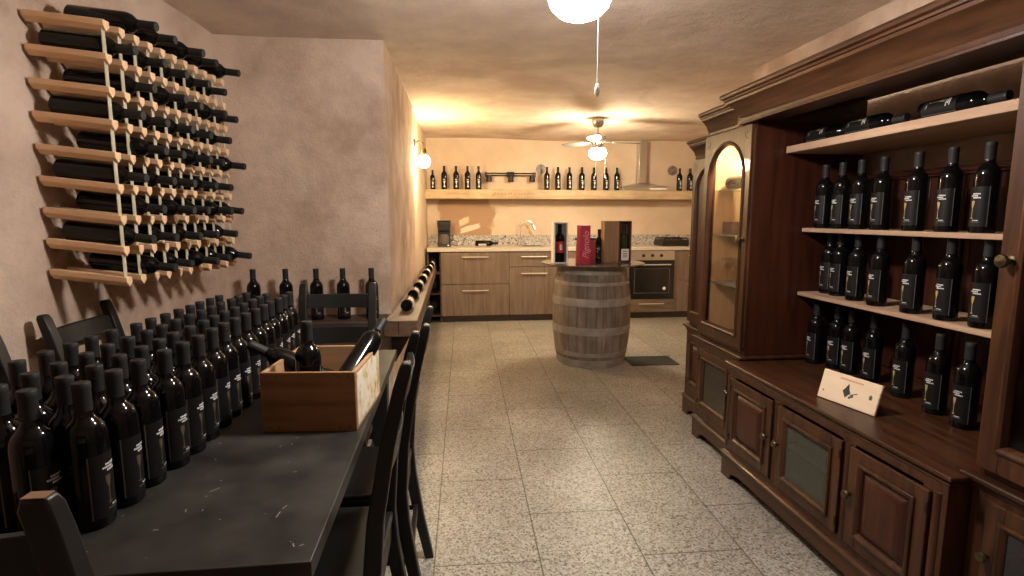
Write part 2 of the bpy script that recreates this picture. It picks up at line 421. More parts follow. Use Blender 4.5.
def slab_wall(name, p, q, thick, label, mat, z1=CEIL + .03):
    """wall whose face runs p -> q on plan, thickness to the left of the direction"""
    d = Vector((q[0] - p[0], q[1] - p[1])); d.normalize(); n = Vector((-d.y, d.x)) * thick
    mb = MB(); poly = [p, q, (q[0] + n.x, q[1] + n.y), (p[0] + n.x, p[1] + n.y)]
    mb.rings([[(a, b, 0) for a, b in poly], [(a, b, z1) for a, b in poly]])
    return structure(mb, name, mat, label, 'wall')
slab_wall('wall_left', (-1.717, -1.5), (-1.325, 3.40), .12, 'rough pinkish plaster wall behind the wine rack', 'plaster')
mb = MB(); poly = [(-1.46, 3.40), (-.375, 3.40), (-.335, 5.26), (-1.46, 5.26)]
mb.rings([[(a, b, 0) for a, b in poly], [(a, b, CEIL + .03) for a, b in poly]])
structure(mb, 'wall_alcove', 'plaster', 'stained plaster wall block jutting out beyond the table', 'wall')
slab_wall('wall_kitchen_left', (-.365, 5.26), (-.30, 7.42), .12, 'warm lit wall beside the kitchen with the wall lamp', 'plaster_kitchen')
slab_wall('wall_back', (-.45, 7.38), (3.75, 7.38), .12, 'yellow kitchen back wall with a bare plaster patch', 'plaster_kitchen')
slab_wall('wall_kitchen_right', (3.6, 7.4), (3.6, 3.76), .12, 'right wall of the kitchen hidden behind the cabinets', 'plaster_kitchen')
slab_wall('wall_right', (2.14, 3.64), (2.14, -1.5), .12, 'rough plaster wall behind the display cabinets', 'plaster')
slab_wall('wall_return', (3.6, 3.64), (2.14, 3.64), -.12, 'short wall turning towards the kitchen behind the cabinets', 'plaster')
slab_wall('wall_rear', (2.3, -1.5), (-1.85, -1.5), .1, 'plaster wall behind the viewpoint', 'plaster')

# ------------------------------------------------------------------ bottle
BP = [(.0, .006), (.024, .0), (.034, .0), (.0373, .004), (.0375, .012), (.0375, .184), (.0371, .195), (.0352, .2055), (.0315, .2145), (.0262, .2215), (.0212, .227), (.0180, .2325),
      (.0160, .240), (.0150, .25), (.0148, .296), (.0142, .299)]
def patch(mb, a0, a1, z0, z1, r, mi, n=6):
    for i in range(n):
        t0, t1 = a0 + (a1 - a0) * i / n, a0 + (a1 - a0) * (i + 1) / n
        mb.quad([(r * math.cos(t0), r * math.sin(t0), z0), (r * math.cos(t1), r * math.sin(t1), z0), (r * math.cos(t1), r * math.sin(t1), z1), (r * math.cos(t0), r * math.sin(t0), z1)], mi)
def label_mesh(style):
    mb = MB(); r = .0378
    d = math.radians
    if style in ('black', 'table'):
        patch(mb, d(-62), d(62), .022, .155, r, 0, 14); q = r + .0003
        patch(mb, d(-62), d(-58), .022, .155, q, 3, 1); patch(mb, d(58), d(62), .022, .155, q, 3, 1)
        for k, (z, a0, a1) in enumerate(((.1290, -14, 24), (.1225, -24, 10), (.1160, -10, 26))):     # the small white lettering
            t = a0
            while t < a1:
                patch(mb, d(t), d(t + 4.2), z, z + .0042, q, 1, 1); t += 5.6
        for (z0, z1, a) in ((.103, .108, 9), (.097, .103, 8.5), (.091, .097, 7), (.086, .091, 4.5), (.082, .086, 2.5), (.052, .082, 1.6), (.048, .052, 6)):  # goblet
            patch(mb, d(-8 - a), d(-8 + a), z0, z1, q, 2, 2)
        if style == 'table': pass
        patch(mb, d(-16), d(30), .036, .0385, q, 3, 4); patch(mb, d(-2), d(24), .0415, .0435, q, 1, 4)
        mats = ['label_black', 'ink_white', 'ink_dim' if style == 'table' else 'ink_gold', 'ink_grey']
    elif style == 'goblet':
        patch(mb, d(-58), d(58), .02, .15, r, 0, 14); q = r + .0003
        for (z0, z1, a) in ((.092, .112, 17), (.08, .092, 12), (.05, .08, 5), (.03, .05, 16)): patch(mb, d(6 - a), d(6 + a), z0, z1, q, 1, 3)
        patch(mb, d(-20), d(20), .124, .132, q, 1, 4)
        mats = ['label_black', 'ink_white']
    elif style == 'white':
        patch(mb, d(-80), d(80), .04, .145, r, 0, 16); q = r + .0003
        for z in (.06, .08, .115): patch(mb, d(-30), d(30), z, z + .006, q, 1, 6)
        mats = ['paper', 'ink_dark']
    else:  # back and front label side by side
        patch(mb, d(-70), d(-12), .06, .192, r, 0, 8); patch(mb, d(0), d(64), .06, .192, r, 1, 8); q = r + .0003
        for z in (.163, .175): patch(mb, d(-58), d(-24), z, z + .007, q, 2, 4)
        for z in (.08, .093, .106, .119, .132, .145, .158, .171): patch(mb, d(8), d(56), z, z + .004, q, 3, 4)
        mats = ['label_black', 'paper_blue', 'ink_white', 'ink_grey']
    return mb, mats
def make_bottle(style, glass='glass'):
    o = MB().lathe(BP, n=28).build('wine_bottle', glass)
    tag(o, 'wine bottle', 'wine bottle')
    MB().lathe([(.0158, .243), (.0161, .246), (.0157, .286), (.0163, .288), (.0163, .2995), (.0152, .3015), (.0, .302)], n=20).build('capsule', 'capsule', o)
    if style:
        mb, mats = label_mesh(style); mb.build('bottle_label', mats, o)
    return o
protos = {k: make_bottle(k) for k in ('black', 'goblet', 'white', 'twin', 'table')}
protos[None] = make_bottle(None)
used = set()
def bottle(style, loc, rot, label, group=None):
    p = protos[style]
    if style in used:
        o = copy_thing(p, loc, rot, label)
    else:
        used.add(style); o = p; o.location = loc; o.rotation_euler = rot; o['label'] = label
    if group: o['group'] = group
    elif 'group' in o: del o['group']
    return o
def axis_rot(v, spin=0.0):
    """euler that turns +Z of the bottle to direction v"""
    q = Vector(v).normalized().to_track_quat('Z', 'Y') @ Matrix.Rotation(spin, 3, 'Z').to_quaternion()
    return q.to_euler()

# ------------------------------------------------------------------ table
TZ = .70
T = (-1.12, -.264, .957, 2.575)
tb = thing('dining_table', 'long black-painted table covered in rows of bottles', 'table', ((T[0] + T[1]) / 2, (T[2] + T[3]) / 2, 0))
hx, hy = (T[1] - T[0]) / 2, (T[3] - T[2]) / 2
mb = MB()
mb.box(-hx, hx, -hy, hy, TZ - .038, TZ)
mb.build('tabletop', 'table', tb, .0025)
sm = MB(); rnd = random.Random(11)
for k in range(70):
    x, y = rnd.uniform(-.05, hx - .03), rnd.uniform(-hy + .03, hy * .6); a = rnd.uniform(0, PI); l = rnd.uniform(.001, .012) * rnd.choice((.4, .6, 1, 1)); wd = .0012
    dx, dy = math.cos(a) * l, math.sin(a) * l; nx, ny = -math.sin(a) * wd, math.cos(a) * wd
    sm.quad([(x - dx - nx, y - dy - ny, TZ + .0003), (x + dx - nx, y + dy - ny, TZ + .0003), (x + dx + nx, y + dy + ny, TZ + .0003), (x - dx + nx, y - dy + ny, TZ + .0003)])
sm.build('paint_scuffs', 'scuff', tb, smooth=False)
mb = MB()
for s in (-1, 1):
    mb.box(-hx + .09, hx - .09, s * (hy - .075) - .012, s * (hy - .075) + .012, TZ - .14, TZ - .0385)
    mb.box(s * (hx - .075) - .012, s * (hx - .075) + .012, -hy + .09, hy - .09, TZ - .14, TZ - .0385)
mb.build('apron', 'black', tb, .003)
for sx in (-1, 1):
    for sy in (-1, 1):
        x, y = sx * (hx - .075), sy * (hy - .075)
        MB().rings([[(x - a, y - a, z), (x + a, y - a, z), (x + a, y + a, z), (x - a, y + a, z)] for a, z in ((.024, 0), (.028, .1), (.04, .6), (.04, TZ - .0385))]).build('leg', 'black', tb, .004)

# bottles in ranks on the table, labels to the aisle
cols = [(-.709, 1.137, 16, 'rank along the aisle'), (-.794, 1.097, 16, 'second rank from aisle'), (-.880, 1.130, 16, 'third rank from aisle'), (-.966, 1.155, 15, 'rank nearest the wall')]
rnd = random.Random(5)
for ci, (x0, y0, n, nm) in enumerate(cols):
    for k in range(n):
        y = y0 + .0883 * k
        if y > 2.50: continue
        bend = (-.032 * max(0, (1.46 - y) / .32), -.014 * max(0, (1.29 - y) / .19), -.010, -.030 if y < 1.75 else -.012)[ci]
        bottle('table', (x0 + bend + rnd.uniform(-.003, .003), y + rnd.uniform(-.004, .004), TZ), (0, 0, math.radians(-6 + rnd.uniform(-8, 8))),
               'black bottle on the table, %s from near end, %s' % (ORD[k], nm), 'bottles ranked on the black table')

# ------------------------------------------------------------------ crate with three bottles
cr = thing('wine_crate', 'open brown wooden wine crate with a printed pale side on the table', 'crate', (-.421, 1.588, TZ), math.radians(-4.5))
W, D, H_ = .275, .338, .180
MB().box(-W / 2, W / 2, 0, .012, 0, H_).build('front_board', 'crate', cr, .0015)
MB().box(-W / 2, W / 2, D - .012, D, 0, H_).build('back_board', 'crate_in', cr, .0015)
MB().box(-W / 2, -W / 2 + .011, .0125, D - .0125, .0, H_).build('side_board', 'crate_in', cr, .0015)
rs = MB().box(W / 2 - .011, W / 2, .0125, D - .0125, .0, H_).build('side_board', 'crate_in', cr, .0015)
pp = MB().box(W / 2 + .0002, W / 2 + .0012, .018, D - .018, .012, H_ - .012).build('printed_picture', 'crate_print', rs); pp['label'] = 'worn yellowish printed picture'
MB().box(-W / 2 + .0112, W / 2 - .0112, .0125, D - .0125, .002, .012).build('bottom_board', 'crate_in', cr)
mb = MB()
for x in (-.118, -.09, .09, .118):
    mb.lathe([(.0, -.0012), (.0022, -.001), (.0022, .0)], (x, 0, .012), 8, axis='Y'); mb.lathe([(.0, -.0012), (.0022, -.001), (.0022, .0)], (x, 0, H_ - .012), 8, axis='Y')
mb.build('nails', 'iron', cr)
bottle('twin', (-.437, 1.664, TZ + .0155), axis_rot((.0, .02, 1), math.radians(-100)), 'wine bottle standing upright in the wooden crate with a grey-blue label')
bottle(None, (-.345, 1.725, .800), axis_rot((.098, .225, .154)), 'unlabelled wine bottle leaning over the right rear corner of the crate')
bottle(None, (-.385, 1.795, .778), axis_rot((-.237, -.01, .131)), 'dark wine bottle leaning left over the crate side towards the ranked bottles')

# ------------------------------------------------------------------ chairs
def make_chair():
    t = thing('dining_chair', 'chair', 'chair')
    W2 = .168
    def post(x):
        path = [(0, -.262, .0), (0, -.225, .18), (0, -.197, .36), (0, -.190, .46), (0, -.203, .62), (0, -.235, .80), (0, -.268, .94), (0, -.281, .985), (0, -.284, 1.0)]
        hw = [.016, .018, .020, .021, .021, .020, .0195, .019, .015]; hd = [.017, .019, .021, .022, .02, .018, .016, .0145, .010]
        rg = []
        for (a, y, z), w_, d_ in zip(path, hw, hd): rg.append([(x - w_, y - d_, z), (x + w_, y - d_, z), (x + w_, y + d_, z), (x - w_, y + d_, z)])
        return MB().rings(rg)
    for s in (-1, 1): post(s * W2).build('rear_leg', 'black', t, .004)
    for s in (-1, 1):
        x = s * .168
        MB().rings([[(x - a, .185 - a, z), (x + a, .185 - a, z), (x + a, .185 + a, z), (x - a, .185 + a, z)] for a, z in ((.015, 0), (.019, .3), (.020, .425))]).build('front_leg', 'black', t, .003)
    MB().rings([[(-.184, -.205, z), (.184, -.205, z), (.195, .215, z), (-.195, .215, z)] for z in (.437, .46)]).build('seat', 'black', t, .006)
    mb = MB(); mb.box(-.15, .15, .178, .196, .375, .4365); mb.box(-.15, .15, -.2, -.184, .375, .4365)
    for s in (-1, 1): mb.box(s * .168 - .009, s * .168 + .009, -.17, .166, .375, .4365)
    mb.build('seat_frame', 'black', t, .002)
    def rail(z0, z1, y0, y1):
        rg = []
        n = 8
        for i in range(n + 1):
            u = -1 + 2 * i / n; x = u * (W2 - .019); bow = -.014 * (1 - u * u)
            rg.append([(x, y0 + bow - .008, z0), (x, y0 + bow + .008, z0), (x, y1 + bow + .008, z1), (x, y1 + bow - .008, z1)])
        return MB().rings(rg)
    rail(.878, .945, -.253, -.268).build('back_rail', 'black', t, .003)
    rail(.705, .785, -.218, -.233).build('back_rail', 'black', t, .003)
    for s in (-1, 1):
        MB().tube([(s * .168, .17, .21), (s * .168, -.20, .21)], .0095, 8).build('stretcher', 'black', t)
        MB().tube([(s * .168, .17, .31), (s * .168, -.185, .31)], .0095, 8).build('stretcher', 'black', t)
    MB().tube([(-.15, .185, .27), (.15, .185, .27)], .0095, 8).build('stretcher', 'black', t)
    MB().box(-.149, .149, -.223, -.207, .2, .235).build('stretcher', 'black', t, .002)
    return t
chair0 = make_chair()
def chair(x, y, rz, label, first=False):
    if first:
        chair0.location = (x, y, 0); chair0.rotation_euler = (0, 0, rz); chair0['label'] = label; chair0['group'] = 'black chairs around the table'; return chair0
    return copy_thing(chair0, (x, y, 0), (0, 0, rz), label, 'black chairs around the table')
R = math.radians
ch_near = chair(-.662, .952, 0, 'black ladder-back chair at the near head of the table, worn top edges', True)
chair(-.388, 1.395, R(90), 'black ladder-back chair on the aisle side of the table, nearest one')
chair(-.362, 1.835, R(90), 'black ladder-back chair on the aisle side of the table, farther one')
chair(-.565, 2.50, R(180), 'black ladder-back chair at the far head of the table before the bottle ledge')
chair(-1.10, 2.15, R(-90), 'black ladder-back chair on the wall side of the table, under the wine rack')
chair(-1.125, 1.62, R(-90), 'black ladder-back chair on the wall side of the table, nearer the viewer')
# the near chair shows bare wood where the paint is rubbed off
mb = MB(); mb.box(.154, .181, -.2935, -.2755, 1.0003, 1.0012); mb.box(-.10, .10, -.291, -.274, .9453, .9463)
ww = mb.build('worn_edges', 'worn', ch_near); ww['label'] = 'bare wood on the top edges'

# ------------------------------------------------------------------ wine rack on the left wall
wd = Vector((.08, 1, 0)).normalized(); wn = Vector((wd.y, -wd.x, 0))
U0, PU, PZ, Z0, DROP, DEP = -1.352, .080, .1095, 1.148, .032, .282
rack = thing('wine_rack', 'wall-hung pine wine rack with pale metal strips full of bottles', 'wine rack', (-1.325 + wd.x * U0, 3.45 + wd.y * U0, 0), math.atan2(-wd.x, wd.y))
# local axes: X out of the wall, Y along the wall to the far end
bar = None
hw = .0155
sec = [(-hw, 0), (hw, 0), (hw, -.019), (0, -.036), (-hw, -.019)]
barm = MB(); barm.prism(sec, lambda a, b: (.016, a, b - DROP * .016 / DEP), lambda a, b: (DEP, a, b - DROP))
for j in range(9):
    for i in range(11):
        if bar is None:
            bar = barm.build('rack_bar', 'pine', rack, .0015, (0, 0, 0)); o = bar
        else:
            o = bar.copy(); COL.objects.link(o); o.parent = rack
        o.location = (0, i * PU, Z0 + j * PZ)
st = None
for i in range(11):
    for x, dz in ((DEP - .013, -DROP + .002),):
        if st is None:
            m_ = MB()
            m_.box(-.0012, .0012, -.0085, .0085, -.012, 8 * PZ - .004)
            
            st = m_.build('metal_strip', 'strip', rack); o = st
        else:
            o = st.copy(); COL.objects.link(o); o.parent = rack
        o.location = (x, i * PU, Z0 + dz)
tilt = math.atan2(DROP, DEP); ax = (wn * math.cos(tilt) + Vector((0, 0, -math.sin(tilt))))
for j in range(9):
    row = 8 - j
    par = 1 if row % 2 == 0 else 0
    cnt = 0
    for k in range(par, 10, 2):
        base = Vector((-1.325, 3.45, 0)) + wd * (U0 + (k + .5) * PU) + wn * (.045 + (.012 if row % 2 == 0 else .004) * ((k * 7 + j * 3) % 4)) 
        back = base.copy(); off = (back - (Vector((-1.325, 3.45, 0)) + wd * (U0 + (k + .5) * PU))).dot(wn)
        back.z = Z0 + j * PZ - DROP * off / DEP + .0315
        bottle(None, back, axis_rot(ax), 'dark bottle in the wall rack, %s row from top, %s from near end' % (ORD[row], ORD[cnt]), 'bottles lying in the wall rack')
        cnt += 1

# ------------------------------------------------------------------ ledges along the alcove and side wall
lg = MB().box(-1.30, -.395, 3.145, 3.398, .635, .73).build('bottle_ledge', 'ledge_dark', None, .006)
tag(lg, 'dark thick wooden ledge along the alcove wall with five standing bottles', 'ledge')
mb = MB(); pl = [(-.392, 3.145), (-.197, 3.145), (-.181, 6.72), (-.33, 6.72), (-.332, 5.268), (-.372, 3.40), (-.392, 3.40)]
mb.rings([[(a, b, .635) for a, b in pl], [(a, b, .73) for a, b in pl]])
lg2 = thing('side_ledge', 'long brown plank ledge along the side wall carrying lying bottles', 'ledge')
mb.build('plank', 'ledge', lg2, .005)
for y in (3.35, 4.6, 6.2):
    xw = -.375 + (y - 3.4) * .0215 + (.0 if y < 5.2 else -.0)
    MB().rings([[(xw + .004, y - .02, z0), (xw + d, y - .02, z0), (xw + d, y + .02, z0), (xw + .004, y + .02, z0)] for z0, d in ((.44, .03), (.634, .14))]).build('bracket', 'ledge_dark', lg2, .002)
mb = MB(); mb.box(-.309, -.304, 3.1435, 3.1446, .65, .728); mb.build('crack', 'iron', lg2)
for x, nm in ((-1.138, 'at the left, beside the rack'), (-.957, 'second from the rack side'), (-.785, 'behind the far chair, left of three'), (-.633, 'behind the far chair, middle of three'), (-.468, 'at the outer wall corner')):
    bottle('black', (x, 3.255, .73), (0, 0, R(-60 if x > -.7 else -75)), 'wine bottle standing on the alcove ledge, ' + nm, 'bottles standing on the alcove ledge')
for k, y in enumerate((3.46, 3.93, 4.40, 4.90, 5.42, 5.92, 6.36)):
    x = -.285 + .021 * (y - 3.46) * .9
    bottle('white', (x, y, .7685), axis_rot((.02, 1, 0), R(180)), 'white-labelled bottle lying on the side wall ledge, %s from the near end' % ORD[k], 'bottles lying on the side wall ledge')

# ------------------------------------------------------------------ cabinets on the right
def yz(x): return lambda a, b: (x, a, b)
def sweep(mb, xf, y0, y1, xb, prof, mi=0):
    """profile of (outward, z) points run round front and both ends with mitred corners"""
    rg = []
    for o, z in prof: rg.append([(xb, y0 - o, z), (xf - o, y0 - o, z), (xf - o, y1 + o, z), (xb, y1 + o, z)])
    mb.rings(rg, mi)
def cornice_prof(z0, z1, o):
    h = z1 - z0
    return [(0, z0), (o * .12, z0), (o * .16, z0 + h * .1), (o * .10, z0 + h * .14), (o * .16, z0 + h * .2), (o * .30, z0 + h * .42), (o * .55, z0 + h * .60), (o * .70, z0 + h * .66),
            (o * .74, z0 + h * .74), (o * .82, z0 + h * .76), (o * .82, z0 + h * .82), (o * .96, z0 + h * .86), (o, z0 + h * .93), (o * .96, z1), (0, z1)]
def ledge_prof(z0, z1, o):
    h = z1 - z0
    return [(0, z0), (o * .25, z0), (o * .35, z0 + h * .2), (o * .30, z0 + h * .3), (o * .7, z0 + h * .5), (o * .75, z0 + h * .6), (o, z0 + h * .68), (o, z0 + h * .9), (o * .9, z1), (0, z1)]
def plinth(mb, xf, y0, y1, xb, h):
    """moulded plinth with bracket feet and an arched apron at front, ends closed"""
    def foot_outline(a, b):
        L = b - a; pts = [(a, 0), (a + .075, 0), (a + .082, .012), (a + .09, .03), (a + .12, .043), (a + .16, .05)]
        pts += [(b - (p - a), z) for p, z in reversed(pts)]
        return pts + [(b, h - .035), (a, h - .035)]
    out = foot_outline(y0, y1)
    mb.prism(out, yz(xf), yz(xf + .03))
    for y in (y0, y1 - .03):
        o2 = [(xf + .03, 0), (xf + .10, 0), (xf + .12, .03), (xf + .16, .045), (xb - .16, .045), (xb - .12, .03), (xb - .1, 0), (xb, 0), (xb, h - .035), (xf + .03, h - .035)]
        mb.prism(o2, lambda a, b, y=y: (a, y, b), lambda a, b, y=y: (a, y + .03, b))
    sweep(mb, xf + .004, y0 + .004, y1 - .004, xb, [(.004, h - .035), (.010, h - .033), (.010, h - .022), (.002, h - .012), (-.008, h - .008), (-.012, h)])
def panel_door(parent, x, y0, y1, z0, z1, kind, knob_y, knob_z, name='door'):
    """front faces -x; x is the face of the carcass"""
    sw = .052
    mb = MB(); t = .013
    for a, b, c, d in ((y0, y0 + sw, z0, z1), (y1 - sw, y1, z0, z1), (y0 + sw, y1 - sw, z0, z0 + sw), (y0 + sw, y1 - sw, z1 - sw, z1)): mb.box(x - t, x - .0005, a, b, c, d)
    # bead round the opening
    a0, a1, b0, b1 = y0 + sw, y1 - sw, z0 + sw, z1 - sw
    rg = []
    for ins, dx in ((-.010, -t), (-.010, -t - .007), (-.003, -t - .010), (.004, -t - .006), (.012, -t + .006), (.012, -.003)):
        rg.append([(x + dx, a0 + ins, b0 + ins), (x + dx, a1 - ins, b0 + ins), (x + dx, a1 - ins, b1 - ins), (x + dx, a0 + ins, b1 - ins)])
    mb.rings(rg, 0, cap=False)
    d = mb.build(name, 'walnut_v', parent, .002)
    if kind == 'panel':
        m2 = MB(); rg = []
        for ins, dx in ((.012, -.004), (.016, -.008), (.040, -.019), (.046, -.021)):
            rg.append([(x + dx, a0 + ins, b0 + ins), (x + dx, a1 - ins, b0 + ins), (x + dx, a1 - ins, b1 - ins), (x + dx, a0 + ins, b1 - ins)])
        m2.rings(rg, 0, cap=False); m2.quad(rg[-1]); m2.build('raised_panel', 'walnut_red', d)
    else:
        MB().box(x - .009, x - .005, a0 + .012, a1 - .012, b0 + .012, b1 - .012).build('glass_pane', kind, d)
    MB().lathe([(.006, 0), (.006, -.010), (.013, -.014), (.016, -.021), (.013, -.027), (0, -.029)], (x - t, knob_y, knob_z), 14, axis='X').build('knob', 'brass', d)
    hy = y1 - .003 if knob_y < (y0 + y1) / 2 else y0 + .003
    for z in (z0 + .05, z1 - .05): MB().lathe([(0, 0), (.005, .002), (.005, .034), (0, .036)], (x - t - .002, hy, z - .018), 8).build('hinge', 'brass', d)
    return d
XB = 2.06
# --- middle unit: low buffet with three doors below, open shelves above
cb = thing('display_cabinet', 'dark wood cabinet middle unit with open bottle shelves over three doors', 'cabinet')
MX, MY0, MY1, CT = 1.405, 1.305, 2.545, .60
mb = MB(); mb.box(MX, XB, MY0, MY0 + .02, .10, .565); mb.box(MX, XB, MY1 - .02, MY1, .10, .565); mb.box(XB - .012, XB, MY0 + .02, MY1 - .02, .10, .565); mb.box(MX + .002, XB - .012, MY0 + .02, MY1 - .02, .11, .13)
mb.box(MX, MX + .03, MY0 + .02, MY1 - .02, .13, .165); mb.box(MX, MX + .03, MY0 + .02, MY1 - .02, .535, .565)
for y in (MY0 + .032, 1.69, 2.115, MY1 - .032): mb.box(MX, MX + .03, y - .03 + (.018 if y < 1.4 else -.018 if y > 2.4 else 0), y + .03 + (.018 if y < 1.4 else -.018 if y > 2.4 else 0) - .0, .165, .535)
mb.build('base_carcass', 'walnut_v', cb, .002)
for y in (MY0 + .03, 1.69, 2.115, MY1 - .03):
    mb = MB()
    mb.tube([(MX + .004, y, .167), (MX + .004, y, .533)], .014, 16)
    mb.build('rounded_pilaster', 'walnut_v', cb)
mb = MB(); plinth(mb, MX - .012, MY0 - .012 + .012, MY1, XB, .145); mb.build('plinth', 'walnut', cb, .002)
mb = MB(); mb.box(MX + .008, XB, MY0, MY1, .5655, CT - .001); sweep(mb, MX + .006, MY0 + .004, MY1 - .004, XB, [(0, .5655), (.008, .567), (.010, .574), (.006, .578), (.016, .585), (.020, .589), (.020, .597), (.016, CT), (0, CT)]); mb.build('counter_top', 'walnut', cb)
for (a, b, k, ky) in ((1.352, 1.668, 'panel', 1.65), (1.712, 2.092, 'pane_hazy', 2.075), (2.138, 2.492, 'panel', 2.158)):
    panel_door(cb, MX - .001, a, b, .172, .528, k, ky, .36)
MB().box(MX + .03, XB - .015, 1.71, 2.09, .34, .352).build('inner_shelf', 'walnut_v', cb)
# upper back, shelves and cornice
mb = MB()
for k in range(6):
    y0 = MY0 + (MY1 - MY0) * k / 6; mb.box(XB - .014, XB - .002, y0 + .001, y0 + (MY1 - MY0) / 6 - .001, CT, 1.50)
    mb.box(XB - .024, XB - .014, y0 + .03, y0 + (MY1 - MY0) / 6 - .03, CT + .03, 1.44)
mb.box(XB - .03, XB - .002, MY0, MY1, 1.50, 1.535)
mb.tube([(XB - .034, MY0, 1.517), (XB - .034, MY1, 1.517)], .008, 8)
mb.build('back_panel', 'walnut_red', cb, .002)
for z1, xf, th in ((1.276, 1.752, .020), (.955, 1.752, .020), (1.672, 1.642, .034)):
    MB().box(xf, XB - (.036 if z1 < 1.6 else .002), MY0 + .006 if z1 < 1.6 else MY0 + .055, MY1 - .002, z1 - th, z1).build('shelf', 'shelf_wood', cb, .003)
mb = MB(); mb.box(1.72, 1.76, MY0 + .006, MY0 + .05, 1.60, 1.66); mb.build('shelf_bracket', 'walnut', cb, .002)
mb = MB(); mb.box(1.44, 1.47, 1.20, 2.645, 1.785, 1.86); mb.box(1.47, XB, 1.31, 2.54, 1.90, 1.915)
mb.build('cornice_frame', 'walnut', cb, .002)
mb = MB(); sweep(mb, 1.448, 1.235, 2.615, 1.60, cornice_prof(1.795, 1.935, .085)); mb.build('cornice', 'walnut', cb)

